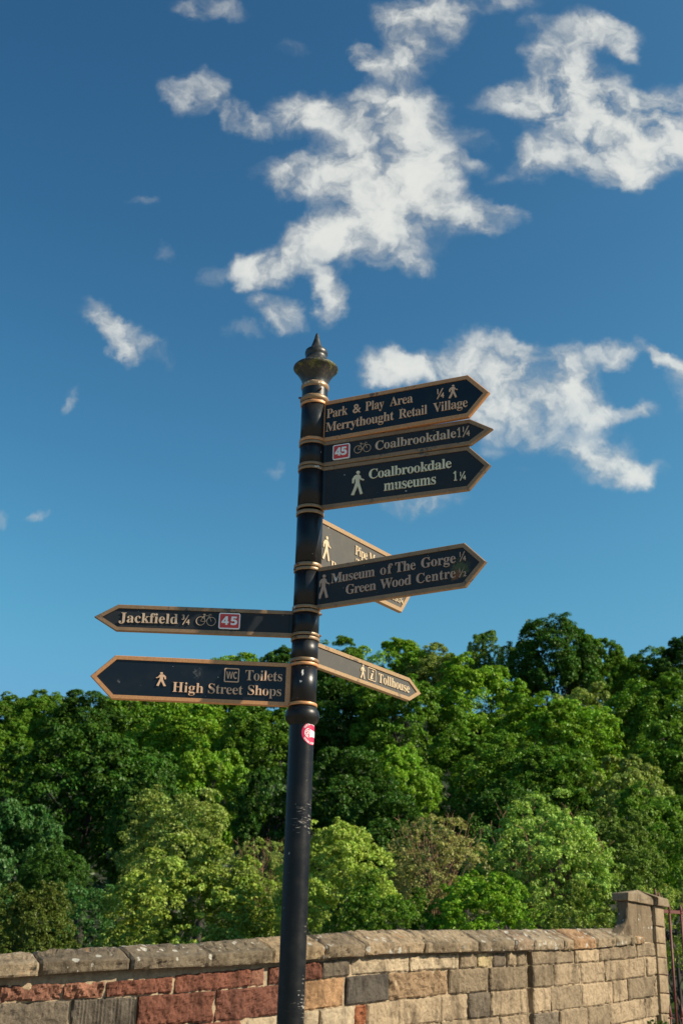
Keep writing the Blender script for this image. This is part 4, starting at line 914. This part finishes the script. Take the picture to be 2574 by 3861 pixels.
T = [
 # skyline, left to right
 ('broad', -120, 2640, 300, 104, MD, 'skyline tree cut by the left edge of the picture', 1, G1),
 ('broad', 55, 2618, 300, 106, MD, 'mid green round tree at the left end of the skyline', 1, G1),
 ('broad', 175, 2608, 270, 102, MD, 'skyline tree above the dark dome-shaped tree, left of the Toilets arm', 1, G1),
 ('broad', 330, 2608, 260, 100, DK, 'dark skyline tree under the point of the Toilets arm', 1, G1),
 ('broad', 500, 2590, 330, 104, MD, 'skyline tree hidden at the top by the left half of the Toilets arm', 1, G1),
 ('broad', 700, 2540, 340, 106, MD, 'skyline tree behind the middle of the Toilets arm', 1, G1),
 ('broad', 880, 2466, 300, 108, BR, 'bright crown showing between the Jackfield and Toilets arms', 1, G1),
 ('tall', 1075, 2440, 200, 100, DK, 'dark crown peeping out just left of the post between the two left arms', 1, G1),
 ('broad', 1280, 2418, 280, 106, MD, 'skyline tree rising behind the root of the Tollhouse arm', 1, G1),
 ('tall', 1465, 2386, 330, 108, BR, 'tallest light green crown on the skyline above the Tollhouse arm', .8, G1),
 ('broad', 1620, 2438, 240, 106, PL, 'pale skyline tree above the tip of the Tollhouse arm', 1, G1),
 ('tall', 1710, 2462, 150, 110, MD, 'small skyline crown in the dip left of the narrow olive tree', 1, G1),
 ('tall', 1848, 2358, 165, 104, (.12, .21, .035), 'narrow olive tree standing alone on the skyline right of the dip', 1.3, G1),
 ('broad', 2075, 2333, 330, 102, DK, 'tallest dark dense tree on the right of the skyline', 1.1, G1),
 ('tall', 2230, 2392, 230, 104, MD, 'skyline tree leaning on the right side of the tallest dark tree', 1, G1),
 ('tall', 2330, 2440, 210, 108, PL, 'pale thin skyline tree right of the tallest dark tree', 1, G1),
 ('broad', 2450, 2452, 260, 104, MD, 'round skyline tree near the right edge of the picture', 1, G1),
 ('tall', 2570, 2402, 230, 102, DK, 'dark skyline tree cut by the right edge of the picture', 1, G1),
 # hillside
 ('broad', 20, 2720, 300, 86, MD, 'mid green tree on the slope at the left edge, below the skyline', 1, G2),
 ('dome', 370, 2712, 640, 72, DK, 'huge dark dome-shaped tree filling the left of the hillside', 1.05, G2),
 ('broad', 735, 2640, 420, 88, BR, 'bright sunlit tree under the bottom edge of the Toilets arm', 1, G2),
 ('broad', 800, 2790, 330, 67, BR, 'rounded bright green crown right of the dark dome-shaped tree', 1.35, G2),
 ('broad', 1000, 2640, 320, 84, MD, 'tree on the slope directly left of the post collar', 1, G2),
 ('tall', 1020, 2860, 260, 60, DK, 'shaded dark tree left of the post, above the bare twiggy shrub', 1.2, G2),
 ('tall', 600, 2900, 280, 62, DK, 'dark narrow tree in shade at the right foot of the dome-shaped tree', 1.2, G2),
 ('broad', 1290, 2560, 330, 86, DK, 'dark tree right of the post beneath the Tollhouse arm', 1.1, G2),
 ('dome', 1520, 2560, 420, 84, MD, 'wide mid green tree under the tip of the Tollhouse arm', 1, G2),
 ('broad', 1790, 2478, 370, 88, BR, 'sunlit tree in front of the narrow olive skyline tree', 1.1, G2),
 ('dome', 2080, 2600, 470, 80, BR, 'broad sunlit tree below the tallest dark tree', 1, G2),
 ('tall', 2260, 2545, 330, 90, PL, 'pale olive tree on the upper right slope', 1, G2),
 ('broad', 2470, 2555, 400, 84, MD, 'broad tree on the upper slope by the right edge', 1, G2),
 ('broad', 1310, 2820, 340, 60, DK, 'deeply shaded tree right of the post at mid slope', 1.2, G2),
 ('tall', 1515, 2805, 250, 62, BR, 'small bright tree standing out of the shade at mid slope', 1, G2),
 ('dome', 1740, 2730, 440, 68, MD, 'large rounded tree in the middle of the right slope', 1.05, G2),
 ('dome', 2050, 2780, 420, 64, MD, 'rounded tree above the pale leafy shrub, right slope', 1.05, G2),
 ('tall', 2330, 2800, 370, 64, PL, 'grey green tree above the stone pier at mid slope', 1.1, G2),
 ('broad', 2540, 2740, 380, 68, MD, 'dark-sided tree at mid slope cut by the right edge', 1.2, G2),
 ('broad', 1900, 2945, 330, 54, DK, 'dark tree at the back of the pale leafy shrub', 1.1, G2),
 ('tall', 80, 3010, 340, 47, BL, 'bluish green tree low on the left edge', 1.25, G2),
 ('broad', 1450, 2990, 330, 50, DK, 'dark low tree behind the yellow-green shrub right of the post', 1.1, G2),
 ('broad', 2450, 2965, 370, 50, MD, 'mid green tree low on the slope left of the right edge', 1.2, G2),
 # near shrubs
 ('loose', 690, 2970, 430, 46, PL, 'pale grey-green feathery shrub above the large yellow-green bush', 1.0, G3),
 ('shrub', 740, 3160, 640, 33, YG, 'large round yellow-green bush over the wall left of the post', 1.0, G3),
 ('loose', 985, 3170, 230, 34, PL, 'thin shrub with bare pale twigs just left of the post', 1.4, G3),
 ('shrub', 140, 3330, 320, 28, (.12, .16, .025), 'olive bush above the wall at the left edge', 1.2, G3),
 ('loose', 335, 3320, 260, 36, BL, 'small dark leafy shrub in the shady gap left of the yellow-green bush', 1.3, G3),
 ('shrub', 225, 3165, 240, 42, DK, 'dark shrub in deep shade between the bluish tree and the pale feathery shrub', 1.2, G3),  # added to fill a dark gap; its leaf colour stands in for shade
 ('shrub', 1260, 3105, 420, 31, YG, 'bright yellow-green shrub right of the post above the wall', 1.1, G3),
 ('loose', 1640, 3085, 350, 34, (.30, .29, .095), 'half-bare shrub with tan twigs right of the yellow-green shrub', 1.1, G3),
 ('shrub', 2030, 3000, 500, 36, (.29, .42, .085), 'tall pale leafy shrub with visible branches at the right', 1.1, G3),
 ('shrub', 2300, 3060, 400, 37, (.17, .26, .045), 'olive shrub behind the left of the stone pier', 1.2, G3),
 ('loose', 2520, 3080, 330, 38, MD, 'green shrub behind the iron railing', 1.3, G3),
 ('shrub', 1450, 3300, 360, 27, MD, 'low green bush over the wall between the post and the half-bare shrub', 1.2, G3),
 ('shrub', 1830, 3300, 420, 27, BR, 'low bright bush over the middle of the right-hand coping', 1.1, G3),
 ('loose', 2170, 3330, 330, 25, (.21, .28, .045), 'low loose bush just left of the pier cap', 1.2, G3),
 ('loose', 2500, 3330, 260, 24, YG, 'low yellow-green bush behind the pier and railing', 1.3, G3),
]
for (kind, px, yt, wpx, dep, col, lab, hk, grp) in T:
    tw = any(s in lab for s in ('bare pale twigs', 'tan twigs', 'visible branches'))
    o = tree(kind, px, yt, wpx, dep, col, lab, hk, tw, 'shrub' if kind in ('shrub', 'loose') else 'tree', grp)
# undergrowth: loose ground foliage between the trunks
g = np.random.default_rng(77); nU = 80000
ux = g.uniform(-52, 52, nU); uy = g.uniform(17, 156, nU); uz = np.array([ground_z(a, b) for a, b in zip(ux, uy)]) + g.gamma(1.6, .45, nU)
nr = sphere_dirs(g, nU) + np.array([0, 0, .6]); nr /= np.linalg.norm(nr, axis=1, keepdims=True); t_ = np.cross(nr, sphere_dirs(g, nU)); t_ /= np.linalg.norm(t_, axis=1, keepdims=True); b_ = np.cross(nr, t_)
P_ = np.stack([ux, uy, uz], 1); s_ = g.uniform(.14, .36, nU)[:, None]
V_ = np.stack([P_ - t_ * s_, P_ + b_ * s_ * .5, P_ + t_ * s_, P_ - b_ * s_ * .5], 1).reshape(-1, 3)
me = bpy.data.meshes.new('undergrowth'); me.vertices.add(len(V_)); me.vertices.foreach_set('co', V_.astype('f').ravel()); me.loops.add(nU * 4); me.loops.foreach_set('vertex_index', np.arange(nU * 4, dtype='i'))
me.polygons.add(nU); me.polygons.foreach_set('loop_start', np.arange(0, nU * 4, 4, dtype='i'))
a_ = me.color_attributes.new('leafvar', 'FLOAT_COLOR', 'POINT'); a_.data.foreach_set('color', np.repeat(g.uniform(0, 1, (nU, 4)), 4, 0).astype('f').ravel())
me.materials.append(M['leaf']); me.update(calc_edges=True); uo = bpy.data.objects.new('undergrowth', me); COL.objects.link(uo); uo.color = (.04, .075, .018, 1)
tag(uo, 'leafy undergrowth on the hillside between the trees', 'undergrowth', kind='stuff')
# weeds at the pier's foot
for q, (px, py, dp, lab) in enumerate(((2440, 3858, 12.9, 'small weed growing at the left foot of the pier pilaster'), (2490, 3856, 12.95, 'small weed growing at the right foot of the pier pilaster'))):
    p = at(px, py, dp); o = empty('weed', (p.x, p.y, p.z - .06)); tag(o, lab, 'weed', 'weeds at the foot of the pier')
    c = bpy.data.objects.new('leaves', crown_mesh('leaves', 50 + q, 8, 20, 90, .22, (.2, .3), .3)); COL.objects.link(c); c.parent = o; c.scale = (.13, .10, .10); c.location = (0, 0, .05); c.color = (.09, .15, .03, 1)
